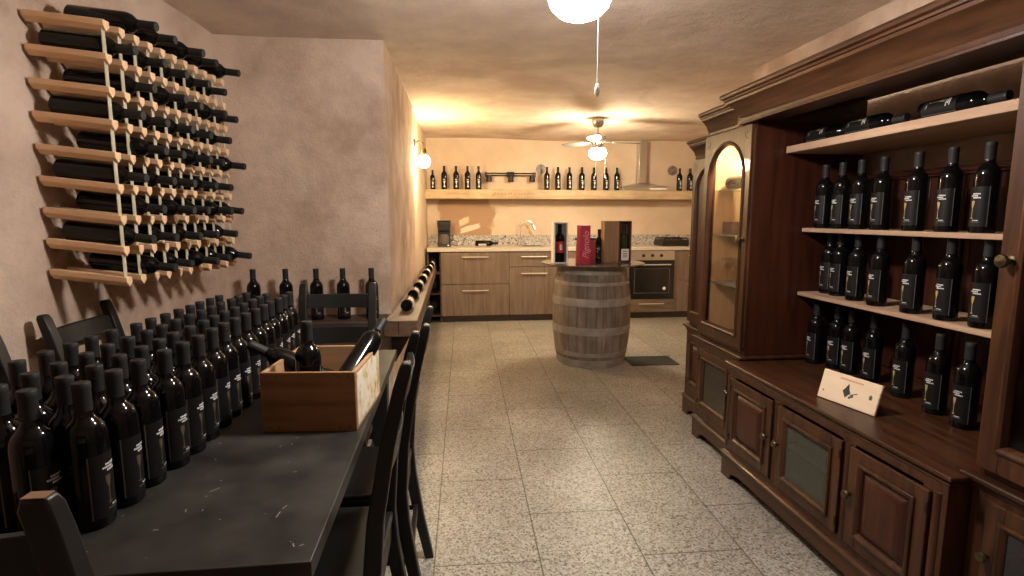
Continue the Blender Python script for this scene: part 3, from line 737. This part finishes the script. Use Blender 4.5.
def tower(name, label, x, y0, y1, ztop, zb, corn, lower, glass=True, knob_near=True, xb=XB, arch=True, lit=False, gap=.004):
    """tall narrow unit: plinth, cupboard, moulded waist, arched door, cornice"""
    t = thing(name, label, 'cabinet')
    y0 += gap / 2; y1 -= gap / 2
    mb = MB(); xf = x
    mb.box(xf, xb, y0, y0 + .02, .10, zb); mb.box(xf, xb, y1 - .02, y1, .10, zb); mb.box(xb - .012, xb, y0 + .02, y1 - .02, .1, zb); mb.box(xf + .002, xb - .012, y0 + .02, y1 - .02, .11, .125)
    mb.box(xf + .01, xb - .012, y0 + .02, y1 - .02, zb - .02, zb - .003)
    ym = (y0 + y1) / 2
    mb.box(xf, xf + .028, y0 + .02, y1 - .02, .125, .20); mb.box(xf, xf + .028, y0 + .02, y1 - .02, .55, zb); mb.box(xf, xf + .028, y0 + .02, y0 + .07, .20, .55); mb.box(xf, xf + .028, y1 - .07, y1 - .02, .20, .55)
    mb.build('base_carcass', 'walnut_v', t, .002)
    mb = MB(); plinth(mb, xf - .012, y0, y1, xb, .145); mb.build('plinth', 'walnut', t, .002)
    panel_door(t, xf - .001, y0 + .055, y1 - .055, .19, .555, lower, (y0 + .075) if knob_near else (y1 - .075), .40)
    mb = MB(); sweep(mb, xf + .004, y0 + .001, y1 - .001, xb, [(-.001, zb - .03)] + ledge_prof(zb - .03, zb + .008, .026)); mb.build('waist_moulding', 'walnut', t)
    # upper case
    xu = x + .015; s = .02
    mb = MB(); mb.box(xu, xb, y0, y0 + s, zb + .009, ztop); mb.box(xu, xb, y1 - s, y1, zb + .009, ztop); mb.box(xb - .012, xb, y0 + s, y1 - s, zb + .009, ztop)
    mb.box(xu, xb - .012, y0 + s, y1 - s, ztop - .02, ztop); mb.box(xu, xb - .012, y0 + s, y1 - s, zb + .009, zb + .03)
    mb.build('upper_case', 'walnut_red', t, .002)
    # arched door
    dz0, dz1 = zb + .035, ztop - .012; da, db = y0 + .008, y1 - .008
    xo = xu - .0005; th = .022; sw = .058; a, b = da + sw, db - sw; r = (b - a) / 2; cz = dz1 - .062 - r; cy = (a + b) / 2
    mb = MB(); mb.box(xo - th, xo, da, a, dz0, dz1); mb.box(xo - th, xo, b, db, dz0, dz1); mb.box(xo - th, xo, a, b, dz0, dz0 + .07)
    N = 20; arc = [(cy - r * math.cos(PI * i / N), cz + r * math.sin(PI * i / N)) for i in range(N + 1)]
    mb.prism([(a, dz1)] + arc + [(b, dz1)], yz(xo - th), yz(xo))
    loop = [(a, dz0 + .07), (b, dz0 + .07)] + [(p[0], p[1]) for p in reversed(arc)]
    n = len(loop)
    def inset(d):
        c = Vector((cy, cz)); o = []
        for (p, q) in loop:
            if q > cz + 1e-6: v = (Vector((p, q)) - c); v = c + v.normalized() * (v.length - d); o.append((v.x, v.y))
            else: o.append((p + d if p < cy else p - d, q + (d if q < dz0 + .08 else 0)))
        return o
    rg = []
    for d, dx in ((-.012, -th), (-.011, -th - .006), (-.004, -th - .009), (.004, -th - .005), (.011, -th + .008), (.011, -.004)):
        rg.append([(xo + dx, p, q) for p, q in inset(d)])
    mb.rings(rg, 0, cap=False)
    d_ = mb.build('door', 'walnut_v', t, .0015)
    pin = inset(.009)
    if glass: MB().prism(pin, yz(xo - .010), yz(xo - .006)).build('glass_pane', 'pane', d_)
    else: MB().prism(pin, yz(xo - .012), yz(xo - .004)).build('raised_panel', 'walnut_red', d_)
    ky = da + .03 if knob_near else db - .03
    kb = MB().lathe([(.014, 0), (.014, -.003), (.007, -.005), (.006, -.014), (.015, -.019), (.019, -.027), (.016, -.034), (0, -.037)], (xo - th, ky, 1.215), 16, axis='X').build('knob', 'brass', d_)
    # carved dots in the spandrels
    mb = MB()
    for sgn in (-1, 1):
        for dy, dz in ((0, 0), (-.022 * sgn, -.006), (.004 * sgn, -.028), (-.012 * sgn, -.018)):
            mb.lathe([(.0, -.0025), (.0035, -.0015), (.0045, 0)], (xo - th, cy + sgn * (r + .018) + dy, dz1 - .032 + dz), 8, axis='X')
    mb.build('carved_dots', 'walnut_red', d_)
    mb = MB()
    for y in (y0 + .004, y1 - .004): mb.tube([(xu - .004, y, zb + .05), (xu - .004, y, ztop - .03)], .006, 8)
    mb.build('corner_bead', 'walnut_v', t)
    if corn:
        oL, oR, c0, c1, o = corn
        mb = MB(); sweep(mb, xu - .004, y0 + (.085 if oL else .002), y1 - .002, xb, cornice_prof(c0, c1, o)) if False else None
        m2 = MB(); pr = cornice_prof(c0, c1, o); rg = []
        for oo, z in pr: rg.append([(xb, y0, z), (xu + .004 - oo, y0, z), (xu + .004 - oo, y1 + (oo * .2 if oR else 0), z), (xb, y1 + (oo * .2 if oR else 0), z)])
        m2.rings(rg); m2.build('cornice', 'walnut', t)
    return t, xu
tb_, xu = tower('glazed_cabinet', 'tall cabinet with a lit arched glass door and glass shelves', 1.475, 2.548, 3.05, 1.79, .615, (False, True, 1.7905, 1.915, .07), 'blackglass', True, True)
for z, m_ in ((1.475, 'glass_shelf'), (1.225, 'glass_shelf'), (.95, 'glass_shelf')):
    MB().box(1.53, XB - .014, 2.572, 3.027, z, z + .008).build('shelf', m_, tb_)
lm = MB().lathe([(.0, 0), (.028, .001), (.03, .012), (.03, .016)], (1.62, 2.80, 1.753), 20).build('interior_lamp', 'puck', tb_)
bk = MB(); bk.box(XB - .016, XB - .0125, 2.572, 3.027, .65, 1.765); bk.build('back_glow_lining', 'glow_lining', tb_)  # back sheet coloured orange to boost the lit look inside
for y in (2.5706, 3.0245):
    MB().box(1.53, XB - .0165, y, y + .003, .66, 1.768).build('side_glow_lining', 'glow_lining', tb_)  # side sheets added so the interior glows orange
tower('corner_cabinet', 'narrow set-back cabinet at the kitchen end with an arched wooden door', 1.588, 3.053, 3.445, 1.70, .605, (False, True, 1.7005, 1.815, .07), 'panel', False, True)
tower('glazed_cabinet', 'tall dark cabinet at the near end with glass door and round knob', 1.475, .80, 1.302, 1.79, .60, (False, False, 1.7905, 1.915, .07), 'blackglass', True, False)
# things behind the lit glass door
bottle(None, (1.60, 2.985, 1.5217), axis_rot((.1, -.9, 0)), 'dark bottle lying on the top glass shelf in the lit cabinet')
def tumbler(x, y, z, label):
    o = MB().lathe([(.0, .0), (.022, 0), (.024, .004), (.004, .010), (.0035, .06), (.012, .068), (.030, .09), (.034, .115), (.030, .14), (.028, .14), (.032, .115), (.028, .092), (.0, .07)], n=20, cap=False).build('wine_glass', 'pane', None, 0, (x, y, z)); return tag(o, label, 'glass')
cp = MB(); cp.box(1.555, 1.63, 2.86, 2.97, 0, .07); bxo = cp.build('carton', 'boxwood_dark', None, .003, (0, 0, 1.2335)); tag(bxo, 'small brown box on the middle glass shelf of the lit cabinet', 'box')
tumbler(1.60, 2.84, .9585, 'stemmed glass on the lower glass shelf inside the lit cabinet, nearer one')
tumbler(1.59, 2.95, .9585, 'stemmed glass on the lower glass shelf inside the lit cabinet, farther one')

# bottles on the open shelves, labels to the room
for k, y in enumerate((2.452, 2.338, 2.222, 2.098, 1.930, 1.787, 1.652)):
    bottle('black', (1.795, y, 1.276), (0, 0, R(180 + (k * 37) % 11 - 5)), 'wine bottle on the upper standing shelf of the cabinet, %s from the far end' % ORD[k], 'bottles on the cabinet shelves')
for k, (x, y) in enumerate(((1.86, 2.47), (1.85, 2.385), (1.82, 2.235), (1.805, 2.09), (1.80, 1.91), (1.80, 1.76), (1.80, 1.622))):
    bottle('black', (x, y, .955), (0, 0, R(180 + (k * 53) % 13 - 6)), 'wine bottle on the middle shelf of the cabinet, %s from the far end' % ORD[k], 'bottles on the cabinet shelves')
for k, (x, y) in enumerate(((1.82, 2.475), (1.86, 2.38), (1.86, 2.285), (1.86, 2.15), (1.83, 1.95), (1.80, 1.765), (1.775, 1.625))):
    bottle('black', (x, y, .60), (0, 0, R(180 + (k * 29) % 15 - 7)), 'wine bottle on the counter of the cabinet, %s from the far end' % ORD[k], 'bottles on the cabinet shelves')
for y, nm in ((2.60 - .08, 'farthest one'), (2.26, 'middle one'), (1.875, 'nearest one')):
    bottle('black', (1.745, y, 1.7105), axis_rot((.03, -1, 0), R(150)), 'wine bottle lying on the top cabinet shelf, ' + nm, 'bottles lying on the top shelf')
# pale box lid with printed emblem leaning on the counter
lid = thing('box_lid', 'pale wooden box lid with a dark emblem propped on the cabinet counter', 'box lid', (1.518, 1.867, .6005), R(12))
pm = MB().box(-.006, .006, -.124, .124, 0, .118).build('lid_board', 'cream', lid, .003); pm.rotation_euler = (0, R(16), 0)
mb = MB(); xx = -.0063
def flat(pts, mi): mb.quad([(xx, a, b) for a, b in pts], mi)
flat([(-.012, .052), (.004, .080), (.022, .055), (.006, .030)], 0)
flat([(-.004, .068), (.002, .088), (.012, .070)], 0)
flat([(-.040, .056), (-.012, .044), (-.010, .047), (-.040, .060)], 0)
flat([(-.028, .042), (-.010, .030), (-.004, .036), (-.024, .05)], 1)
t_ = .045
while t_ > -.055:
    flat([(t_, .097), (t_ - .005, .097), (t_ - .005, .103), (t_, .103)], 2); t_ -= .0072
flat([(.100, .030), (.106, .030), (.106, .037), (.100, .037)], 1)
flat([(-.098, .052), (-.088, .052), (-.086, .064), (-.092, .072), (-.100, .064)], 1)
em = mb.build('printed_emblem', ['ink_dark', 'ink_grey', 'ink_red'], pm, smooth=False)

# ------------------------------------------------------------------ kitchen
KF = 6.79; KB = 7.372
def kunit(name, label, x0, x1, fronts, recess=None):
    t = thing(name, label, 'kitchen cabinet')
    mb = MB(); mb.box(x0 + .001, x1 - .001, KF, KB, .085, .898); mb.build('carcass', 'oak_v', t, .001)
    MB().box(x0 + .001, x1 - .001, KF + .05, KF + .066, 0, .084).build('plinth', 'plinth', t)
    for nm, z0, z1, hz in fronts:
        d = MB().box(x0 + .003, x1 - .003, KF - .020, KF - .001, z0, z1).build(nm, 'oak_v', t, .0015)
        xm = (x0 + x1) / 2; L = min(.165, (x1 - x0) * .3)
        m = MB(); m.tube([(xm - L, KF - .045, hz), (xm + L, KF - .045, hz)], .006, 8)
        for s in (-1, 1): m.tube([(xm + s * (L - .02), KF - .045, hz), (xm + s * (L - .02), KF - .0205, hz)], .004, 6)
        m.build('handle', 'handle', d)
    return t
kunit('drawer_unit', 'grey oak base unit with two wide drawers below the coffee machine', -.12, .735, [('drawer', .492, .893, .833), ('drawer', .088, .486, .41)])
kunit('sink_unit', 'grey oak base unit with drawer and door below the tap', .735, 1.37, [('drawer', .706, .893, .833), ('door', .088, .700, .62)])
kunit('base_unit', 'grey oak base unit half hidden behind the barrel', 1.37, 2.27, [('drawer', .492, .893, .833), ('drawer', .088, .486, .41)])
ou = thing('oven_unit', 'oak housing around the built-in oven with a drawer beneath', 'kitchen cabinet')
mb = MB(); mb.box(2.271, 2.305, KF - .018, KB, .085, .898); mb.box(2.915, 2.949, KF - .018, KB, .085, .898); mb.box(2.306, 2.914, KF, KB, .085, .262); mb.build('carcass', 'oak_v', ou, .001)
MB().box(2.271, 2.949, KF + .05, KF + .066, 0, .084).build('plinth', 'plinth', ou)
d = MB().box(2.306, 2.914, KF - .02, KF - .001, .088, .262).build('drawer', 'oak_h', ou, .0015)
m = MB(); m.tube([(2.44, KF - .045, .20), (2.78, KF - .045, .20)], .006, 8)
for x in (2.46, 2.76): m.tube([(x, KF - .045, .20), (x, KF - .0205, .20)], .004, 6)
m.build('handle', 'handle', d)
ov = thing('oven', 'built-in oven with steel control panel and black glass door', 'oven')
MB().box(2.309, 2.911, KF, KF + .5, .266, .894).build('body', 'blackplastic', ov, .002)
cp_ = MB().box(2.309, 2.911, KF - .022, KF - .001, .772, .894).build('control_panel', 'steel', ov, .002)
for x in (2.49, 2.61, 2.73):
    MB().lathe([(.022, 0), (.022, -.006), (.018, -.018), (.0, -.019)], (x, KF - .022, .833), 16, axis='Y').build('dial', 'blackplastic', cp_)
dr = MB().box(2.309, 2.911, KF - .028, KF - .001, .268, .768).build('oven_door', 'blackglass', ov, .003)
m = MB(); m.tube([(2.37, KF - .06, .715), (2.85, KF - .06, .715)], .010, 10)
for x in (2.40, 2.82): m.tube([(x, KF - .06, .715), (x, KF - .028, .715)], .006, 8)
m.build('door_handle', 'chrome', dr)
fr = MB()
for a, b, c, d in ((2.37, 2.85, .34, .348), (2.37, 2.85, .66, .668), (2.37, 2.378, .348, .66), (2.842, 2.85, .348, .66)): fr.box(a, b, KF - .0292, KF - .0282, c, d)
fr.build('window_border', 'ink_grey', dr)
MB().lathe([(.022, 0), (.022, -.001), (0, -.001)], (2.78, KF - .0284, .40), 16, axis='Y').build('sticker', 'paper', dr)
kunit('corner_unit', 'grey oak base unit right of the oven with drawer over door', 2.95, 3.57, [('drawer', .51, .893, .833), ('door', .088, .502, .45)])
nu = thing('open_niche_unit', 'dark open niche at the left end under the counter', 'kitchen cabinet')
mb = MB(); mb.box(-.290, -.274, KF, KB, 0, .898); mb.box(-.137, -.121, KF, KB, 0, .898); mb.box(-.273, -.138, KB - .012, KB, 0, .898); mb.box(-.273, -.138, KF + .005, KB - .012, .08, .1); mb.build('carcass', 'plinth', nu)
for z in (.36, .62): MB().box(-.2735, -.1375, KF + .01, KB - .0125, z, z + .016).build('shelf', 'plinth', nu)
ct = thing('worktop', 'long pale speckled worktop over the oak kitchen units', 'worktop')
MB().box(-.292, 3.595, 6.755, 7.376, .900, .945).build('slab', 'counter', ct, .004)
MB().box(-.292, 3.595, 7.352, 7.376, .9455, 1.085).build('backsplash', 'granite', ct, .002)
# sink and tap
sk = thing('sink', 'steel sink rim set in the worktop', 'sink'); mb = MB()
mb.rings([[(.93, 6.86, z), (1.22, 6.86, z), (1.22, 7.22, z), (.93, 7.22, z)] for z in (.9455, .953)]); mb.build('rim', 'steel', sk, .003)
MB().rings([[(.95 + i, 6.88 + i, z), (1.20 - i, 6.88 + i, z), (1.20 - i, 7.20 - i, z), (.95 + i, 7.20 - i, z)] for i, z in ((0, .9535), (.012, .9545), (.02, .9538))]).build('basin', 'blackplastic', sk)
tp = thing('kitchen_tap', 'chrome gooseneck tap standing behind the sink', 'tap', (.945, 7.27, .9455))
MB().lathe([(.026, 0), (.026, .01), (.018, .02), (.017, .06), (.012, .065)], n=16).build('base', 'chrome', tp)
arc = [(0, 0, .06), (0, 0, .22)] + [(.085 - .085 * math.cos(PI * i / 10 * .92), -.01 * i / 10, .25 + .085 * math.sin(PI * i / 10 * .92)) for i in range(11)]
MB().tube(arc, .0095, 10).build('spout', 'chrome', tp)
e = arc[-1]; MB().tube([e, (e[0] + .018, e[1] - .005, e[2] - .035), (e[0] + .03, e[1] - .008, e[2] - .06)], [.013, .015, .017], 12).build('spray_head', 'chrome', tp)
MB().tube([(0, -.015, .04), (.0, -.05, .062)], .006, 8).build('lever', 'chrome', tp)
# coffee maker
cm = thing('coffee_maker', 'black filter coffee maker with glass jug at the left end of the worktop', 'coffee maker', (-.08, 7.16, .9455))
cm.scale = (1.15, 1.05, 1.02)
MB().box(-.075, .075, -.085, .085, 0, .035).build('base', 'blackplastic', cm, .008)
MB().box(-.07, .07, .035, .085, .035, .32).build('water_tank', 'blackplastic', cm, .008)
MB().rings([[(-a, -b, z), (a, -b, z), (a, .034, z), (-a, .034, z)] for a, b, z in ((.05, .06, .20), (.07, .085, .235), (.078, .09, .315))]).build('filter_holder', 'blackplastic', cm, .008)
MB().box(-.08, .08, -.094, .087, .3205, .333).build('lid', 'blackplastic', cm, .004)
MB().lathe([(.0, .036), (.052, .036), (.058, .06), (.056, .12), (.042, .155), (.044, .165)], (0, -.03, 0), 20).build('jug', 'smoke_glass', cm)
MB().tube([(.052, -.03, .15), (.095, -.035, .14), (.098, -.035, .08), (.056, -.03, .06)], .007, 8).build('jug_handle', 'blackplastic', cm)
MB().tube([(.075, .03, .03), (.14, -.01, .008), (.15, .02, .05), (.10, .05, .09)], .004, 6).build('cord', 'blackplastic', cm)
MB().lathe([(0, 0), (.010, 0), (.010, -.006), (0, -.007)], (.045, -.0855, .018), 10, axis='Y').build('switch', 'steel', cm)
bottle('white', (.33, 7.19, .9845), axis_rot((1, -.06, 0), R(-90)), 'dark bottle lying on the worktop below the plaster patch')
# cast iron pan supports / dark tray near the hob
ty = thing('hob_grate', 'dark iron pan support stacked on the worktop above the oven', 'hob', (2.98, 7.06, .9455))
mb = MB(); mb.box(-.18, .18, -.16, .16, 0, .082); mb.build('tray', 'iron', ty, .004)
for k in range(5):
    MB().tube([(-.16 + .08 * k, -.15, .026), (-.16 + .08 * k, -.15, .10), (-.16 + .08 * k, .15, .10), (-.16 + .08 * k, .15, .026)], .009, 6).build('bar', 'iron', ty)
for y in (-.1, .1): MB().tube([(-.17, y, .105), (.17, y, .105)], .009, 6).build('bar', 'iron', ty)
# long beam shelf
bs = thing('beam_shelf', 'long pale wooden beam shelf across the kitchen wall', 'shelf')
MB().box(-.31, 3.55, 7.09, 7.376, 1.563, 1.683).build('beam', 'beam', bs, .006)
mb = MB(); rnd = random.Random(2)
x = .55
while x < 1.12:
    h = rnd.uniform(.012, .026); wv = rnd.uniform(.006, .02); z = 1.625 + rnd.uniform(-.012, .012)
    mb.box(x, x + wv, 7.0885, 7.0898, z - h / 2, z + h / 2); x += wv + rnd.uniform(.008, .022)
cv = mb.build('carved_marks', 'boxwood', bs); cv['label'] = 'faded reddish lettering marks'
xs = [-.245, -.115, .030, .160, .290, 1.09, 1.215, 1.345, 1.50, 1.645, 1.79, 1.925, 2.665 - 0.0, 2.79]
XS = [(-.216, .82), (-.068, 1), (.086, 1), (.235, 1), (.378, 1), (1.281, 1), (1.429, 1), (1.584, 1), (1.754, 1), (1.918, 1), (2.082, 1), (2.233, 1), (3.11, 1), (3.258, 1)]
nms = ['short bottle at the left end of the beam shelf by the wall lamp'] + ['bottle on the beam shelf beside the wall lamp, %s tall one from left' % ORD[k] for k in range(4)] + \
      ['bottle on the beam shelf between spotlights and hood, %s from left' % ORD[k] for k in range(7)] + ['wine bottle on the beam shelf right of the hood, nearer the wall plate', 'wine bottle at the right end of the beam shelf beside the cabinet']
for (x, sc), nm in zip(XS, nms):
    o = bottle('goblet', (x, 7.17, 1.683), (0, 0, R(-92)), nm, 'bottles on the kitchen beam shelf')
    o.scale = (sc, sc, sc)
# spotlight bar
sp = thing('spotlight_bar', 'dark bar with three unlit spotlights above the beam shelf', 'spotlight', (.815, 7.376, 1.86))
mb = MB(); mb.tube([(-.33, -.05, .05), (.33, -.05, .05)], .008, 8); mb.tube([(-.33, -.05, .02), (.33, -.05, .02)], .008, 8)
for s in (-.33, .33): mb.box(s - .012, s + .012, -.06, -.04, 0, .065)
mb.build('bar', 'iron', sp); MB().box(-.05, .05, -.042, -.002, .0, .07).build('mount', 'iron', sp, .003)
for x in (-.29, 0, .29):
    h = MB().lathe([(.012, .03), (.034, .018), (.040, -.055), (.035, -.055), (.0, -.02)], (x, -.075, -.01), 16).build('spot_head', 'iron', sp)
for x, nm in ((1.232, 'round grey wall plate left of the fan above the beam shelf'), (3.087, 'round grey wall plate right of the extractor hood')):
    o = thing('wall_plate', nm, 'wall plate', (x, 7.376, 1.972))
    MB().lathe([(.0, -.016), (.035, -.018), (.05, -.012), (.066, -.012), (.068, -.006), (.05, -.002), (.0, -.002)], n=28, axis='Y').build('disc', 'plate', o)
    MB().lathe([(.0, -.024), (.014, -.022), (.018, -.0165)], n=16, axis='Y').build('boss', 'plate', o)
# extractor hood
hd = thing('extractor_hood', 'steel chimney hood rising from the beam shelf to the ceiling', 'hood', (2.62, 7.376, 0))
MB().box(-.055, .055, -.125, -.002, 1.79, 2.335).build('chimney', 'steel', hd, .004)
MB().rings([[(-a, -b, z), (a, -b, z), (a, -.002, z), (-a, -.002, z)] for a, b, z in ((.32, .27, 1.684), (.32, .27, 1.722), (.30, .26, 1.735), (.075, .15, 1.79))]).build('canopy', 'steel', hd, .003)
MB().box(.05, .28, -.2722, -.2702, 1.695, 1.714).build('control_strip', 'white_plastic', hd)

# ------------------------------------------------------------------ barrel with disc top
br = thing('wine_barrel', 'old oak barrel standing in front of the kitchen as a table', 'barrel', (1.290, 4.835, 0))
BH = .90
def rad(z): u = (z - .45) / .45; return .358 - .052 * u * u
n = 26; NS = 26
mb = MB()
for s in range(NS):
    a0, a1 = 2 * PI * s / NS + .006, 2 * PI * (s + 1) / NS - .006
    rg = []
    for i in range(19):
        z = BH * i / 18; r = rad(z)
        rg.append([(r * math.cos(a0), r * math.sin(a0), z), (r * math.cos((a0 + a1) / 2) * 1.002, r * math.sin((a0 + a1) / 2) * 1.002, z), (r * math.cos(a1), r * math.sin(a1), z), ((r - .025) * math.cos(a1), (r - .025) * math.sin(a1), z), ((r - .025) * math.cos(a0), (r - .025) * math.sin(a0), z)])
    mb.rings(rg)
mb.build('staves', 'barrel', br)
MB().lathe([(0, .865), (rad(.87) - .026, .865), (rad(.87) - .026, .88), (0, .88)], n=48, cap=False).build('head', 'barrel', br)
for z0, z1 in ((.0, .07), (.10, .14), (.30, .37), (.555, .625), (.735, .765), (.83, .90)):
    MB().lathe([(rad(z0) + .0005, z0), (rad(z0) + .004, z0 + .001), (rad((z0 + z1) / 2) + .0046, (z0 + z1) / 2), (rad(z1) + .004, z1 - .001), (rad(z1) + .0005, z1)], n=56, cap=False).build('hoop', 'hoop', br)
ds = MB().lathe([(0, .0), (.465, 0), (.472, .003), (.472, .008), (.468, .011), (0, .011)], n=72).build('table_disc', 'disc', None, 0, (1.303, 4.87, .9062))
tag(ds, 'thin dark glass disc resting on the barrel as a table top', 'table top')
fo = MB()
for a in (0, 2.1, 4.2): fo.lathe([(0, -.0055), (.02, -.0055), (.02, 0), (0, 0)], (.2 * math.cos(a), .2 * math.sin(a) + .08, 0), 10)
fo.build('pads', 'blackplastic', ds)
DT = .9175
# white box with window showing a bottle
wb = thing('bottle_box', 'white gift box with a window showing a red-labelled bottle on the barrel', 'gift box', (.978, 4.80, DT), R(4))
mb = MB(); a, h = .066, .368
mb.box(-a, -a + .014, -.045, .045, 0, h); mb.box(a - .014, a, -.045, .045, 0, h); mb.box(-a + .014, a - .014, .035, .045, 0, h); mb.box(-a + .014, a - .014, -.045, .035, 0, .008); mb.box(-a + .014, a - .014, -.045, .035, h - .012, h); mb.build('box_shell', 'white', wb, .0015)
MB().box(-a + .0145, a - .0145, .028, .0345, .009, h - .0125).build('silver_lining', 'silver', wb)
bb = MB().lathe([(p[0] * 1.16, p[1] * 1.13) for p in BP], (0, -.004, .009), 24).build('boxed_bottle', 'glass', wb)
mb = MB(); patch(mb, R(-155), R(-25), .085, .185, .0440, 0, 12); patch(mb, R(-104), R(-76), .11, .16, .0443, 1, 4); q = mb.build('red_label', ['paper_red', 'ink_white'], bb); q.location = (0, -.004, .009)
MB().box(-a + .0145, a - .0145, -.0445, -.0438, .009, h - .0125).build('window', 'pane', wb)
# red card box with script
rb = thing('red_gift_box', 'tall red gift box with white script lettering on the barrel table', 'gift box', (1.178, 4.655, DT), R(5))
MB().box(-.048, .048, 0, .09, 0, .340).build('carton', 'red', rb, .002)
text('script_lettering', 'Pignolo', 'ink_pink', .080, rb, (.008, -.0008, .165), (R(90), R(-90), 0), .35)
gb = thing('red_gift_bag', 'dark red gift bag with cord behind the red box', 'gift bag', (1.222, 4.81, DT), 0)
MB().rings([[(-.085, -.04, 0), (.085, -.04, 0), (.085, .04, 0), (-.085, .04, 0)], [(-.083, -.035, .15), (.083, -.035, .15), (.083, .035, .15), (-.083, .035, .15)], [(-.08, -.012, .21), (.08, -.012, .21), (.08, .012, .21), (-.08, .012, .21)]]).build('bag', 'red_dark', gb, .004)
mb = MB(); mb.box(-.10, .10, -.0145, .0145, .205, .225); mb.build('bow', 'ink_dark', gb, .004)
bottle(None, (1.20, 4.905, DT), (0, 0, 0), 'dark bottle behind the red gift box on the barrel table')
bottle('black', (1.365, 4.875, DT), (0, 0, R(-120)), 'dark bottle tucked beside the wooden box on the barrel table')
wx = thing('wooden_bottle_box', 'plain wooden bottle box with sliding lid on the barrel table', 'gift box', (1.449, 4.765, DT), R(3))
mb = MB(); mb.box(-.069, .069, 0, .10, 0, .378); mb.build('box_body', 'boxwood', wx, .002)
MB().box(-.060, .060, -.004, -.0005, .012, .368).build('sliding_lid', 'boxwood', wx, .001)
wx2 = thing('dark_bottle_box', 'dark wooden box with recessed bottle and pale label on the barrel table', 'gift box', (1.578, 4.768, DT), R(1))
mb = MB(); b = .058
mb.box(-b, -b + .01, 0, .10, 0, .378); mb.box(b - .01, b, 0, .10, 0, .378); mb.box(-b + .01, b - .01, .088, .10, 0, .378); mb.box(-b + .01, b - .01, 0, .088, 0, .01); mb.box(-b + .01, b - .01, 0, .088, .368, .378); mb.build('box_shell', 'boxwood_dark', wx2, .001)
b2 = MB().lathe([(p[0] * 1.1, p[1] * 1.1) for p in BP], (0, .045, .0105), 24).build('boxed_bottle', 'glass_green', wx2)
MB().box(-.036, .036, -.0012, .0012, .02, .125).build('pale_label', 'paper', wx2)
mb = MB()
for z in (.05, .065, .08, .1): mb.box(-.02, .02, -.0018, -.0013, z, z + .006)
mb.build('label_lines', 'ink_grey', wx2)
# floor drain grate
gr = thing('floor_grate', 'dark rectangular floor grate beside the barrel', 'grate', (1.835, 4.72, .0005), R(-2))
mb = MB()
for a, b, c, d in ((-.22, .22, -.15, -.135), (-.22, .22, .135, .15), (-.22, -.205, -.135, .135), (.205, .22, -.135, .135)): mb.box(a, b, c, d, 0, .008)
mb.build('frame', 'grate', gr, .001)
MB().box(-.2045, .2045, -.1345, .1345, .0, .0015).build('well', 'ink_dark', gr)
mb = MB()
for k in range(26):
    x = -.197 + .0158 * k; mb.box(x, x + .006, -.1345, .1345, .002, .0065)
mb.build('slats', 'grate', gr)

# ------------------------------------------------------------------ ceiling fans and wall lamp
def fan(label, loc, ang, globe_mat, chains):
    t = thing('ceiling_fan', label, 'ceiling fan', loc)
    MB().lathe([(.0, .364), (.062, .364), (.066, .345), (.060, .30), (.038, .272), (.0, .268)], n=28).build('canopy', 'nickel', t)
    MB().tube([(0, 0, .20), (0, 0, .275)], .009, 10).build('rod', 'nickel', t)
    MB().lathe([(.0, .205), (.03, .205), (.05, .19), (.085, .175), (.09, .13), (.075, .105), (.06, .085), (.06, .062), (.075, .058), (.075, .05), (.0, .05)], n=28).build('motor_housing', 'nickel', t)
    for a in ang:
        b = MB(); u = []
        prof = [(.10, .018), (.15, .022), (.17, .055), (.28, .066), (.42, .064), (.465, .05), (.475, .025)]
        pts = [(r, w_) for r, w_ in prof] + [(r, -w_) for r, w_ in reversed(prof)]
        b.prism(pts, lambda p, q: (p, q, .116 + q * .17), lambda p, q: (p, q, .122 + q * .17))
        o = b.build('blade', 'blade', t); o.rotation_euler = (0, 0, R(a))
    g = MB().lathe([(.0, -.068), (.033, -.065), (.064, -.053), (.086, -.032), (.096, -.006), (.093, .016), (.08, .036), (.06, .05), (.0, .05)], n=36).build('globe', globe_mat, t)
    g['label'] = 'glowing glass globe'
    for (x, y, L) in chains:
        c = MB().tube([(x, y, .055), (x * 1.5, y * 1.5, .03), (x * 1.75, y * 1.75, -.02), (x * 1.75, y * 1.75, -L)], .0022, 6).build('pull_chain', 'white_plastic', t)
        MB().lathe([(.0, -.042), (.006, -.036), (.008, -.024), (.004, -.006), (.0, 0)], (x * 1.75, y * 1.75, -L), 12).build('pull_knob', 'white_plastic', c)
    return t
fan('nearer ceiling fan with bright white globe and a long pull chain overhead', (.400, 1.70, 1.992), (30, 150, 270), 'globe_near', [(.017, -.063, .275)])
fan('farther ceiling fan with grey blades and glowing globe before the kitchen', (1.578, 5.77, 2.005), (8, 128, 248), 'globe_far', [(-.028, -.062, .215), (.03, -.064, .23)])
sc_ = thing('wall_lamp', 'wall lamp with glowing round bulb on the side wall near the kitchen', 'wall lamp', (-.354, 5.66, 1.99))
MB().lathe([(.0, .022), (.03, .02), (.045, .008), (.045, .0)], (0, 0, .08), 20, axis='X').build('wall_rose', 'brass', sc_)
MB().tube([(.015, 0, .08), (.05, 0, .10), (.09, 0, .085), (.10, 0, .03)], .006, 8).build('arm', 'brass', sc_)
MB().lathe([(.018, .035), (.026, .02), (.03, -.03), (.024, -.035), (.0, -.035)], (.10, 0, -.005), 16).build('socket', 'brass', sc_)
MB().lathe([(.0, -.165), (.03, -.16), (.055, -.14), (.066, -.11), (.062, -.08), (.045, -.055), (.02, -.041), (.0, -.041)], (.10, 0, 0), 24).build('bulb', 'bulb', sc_)
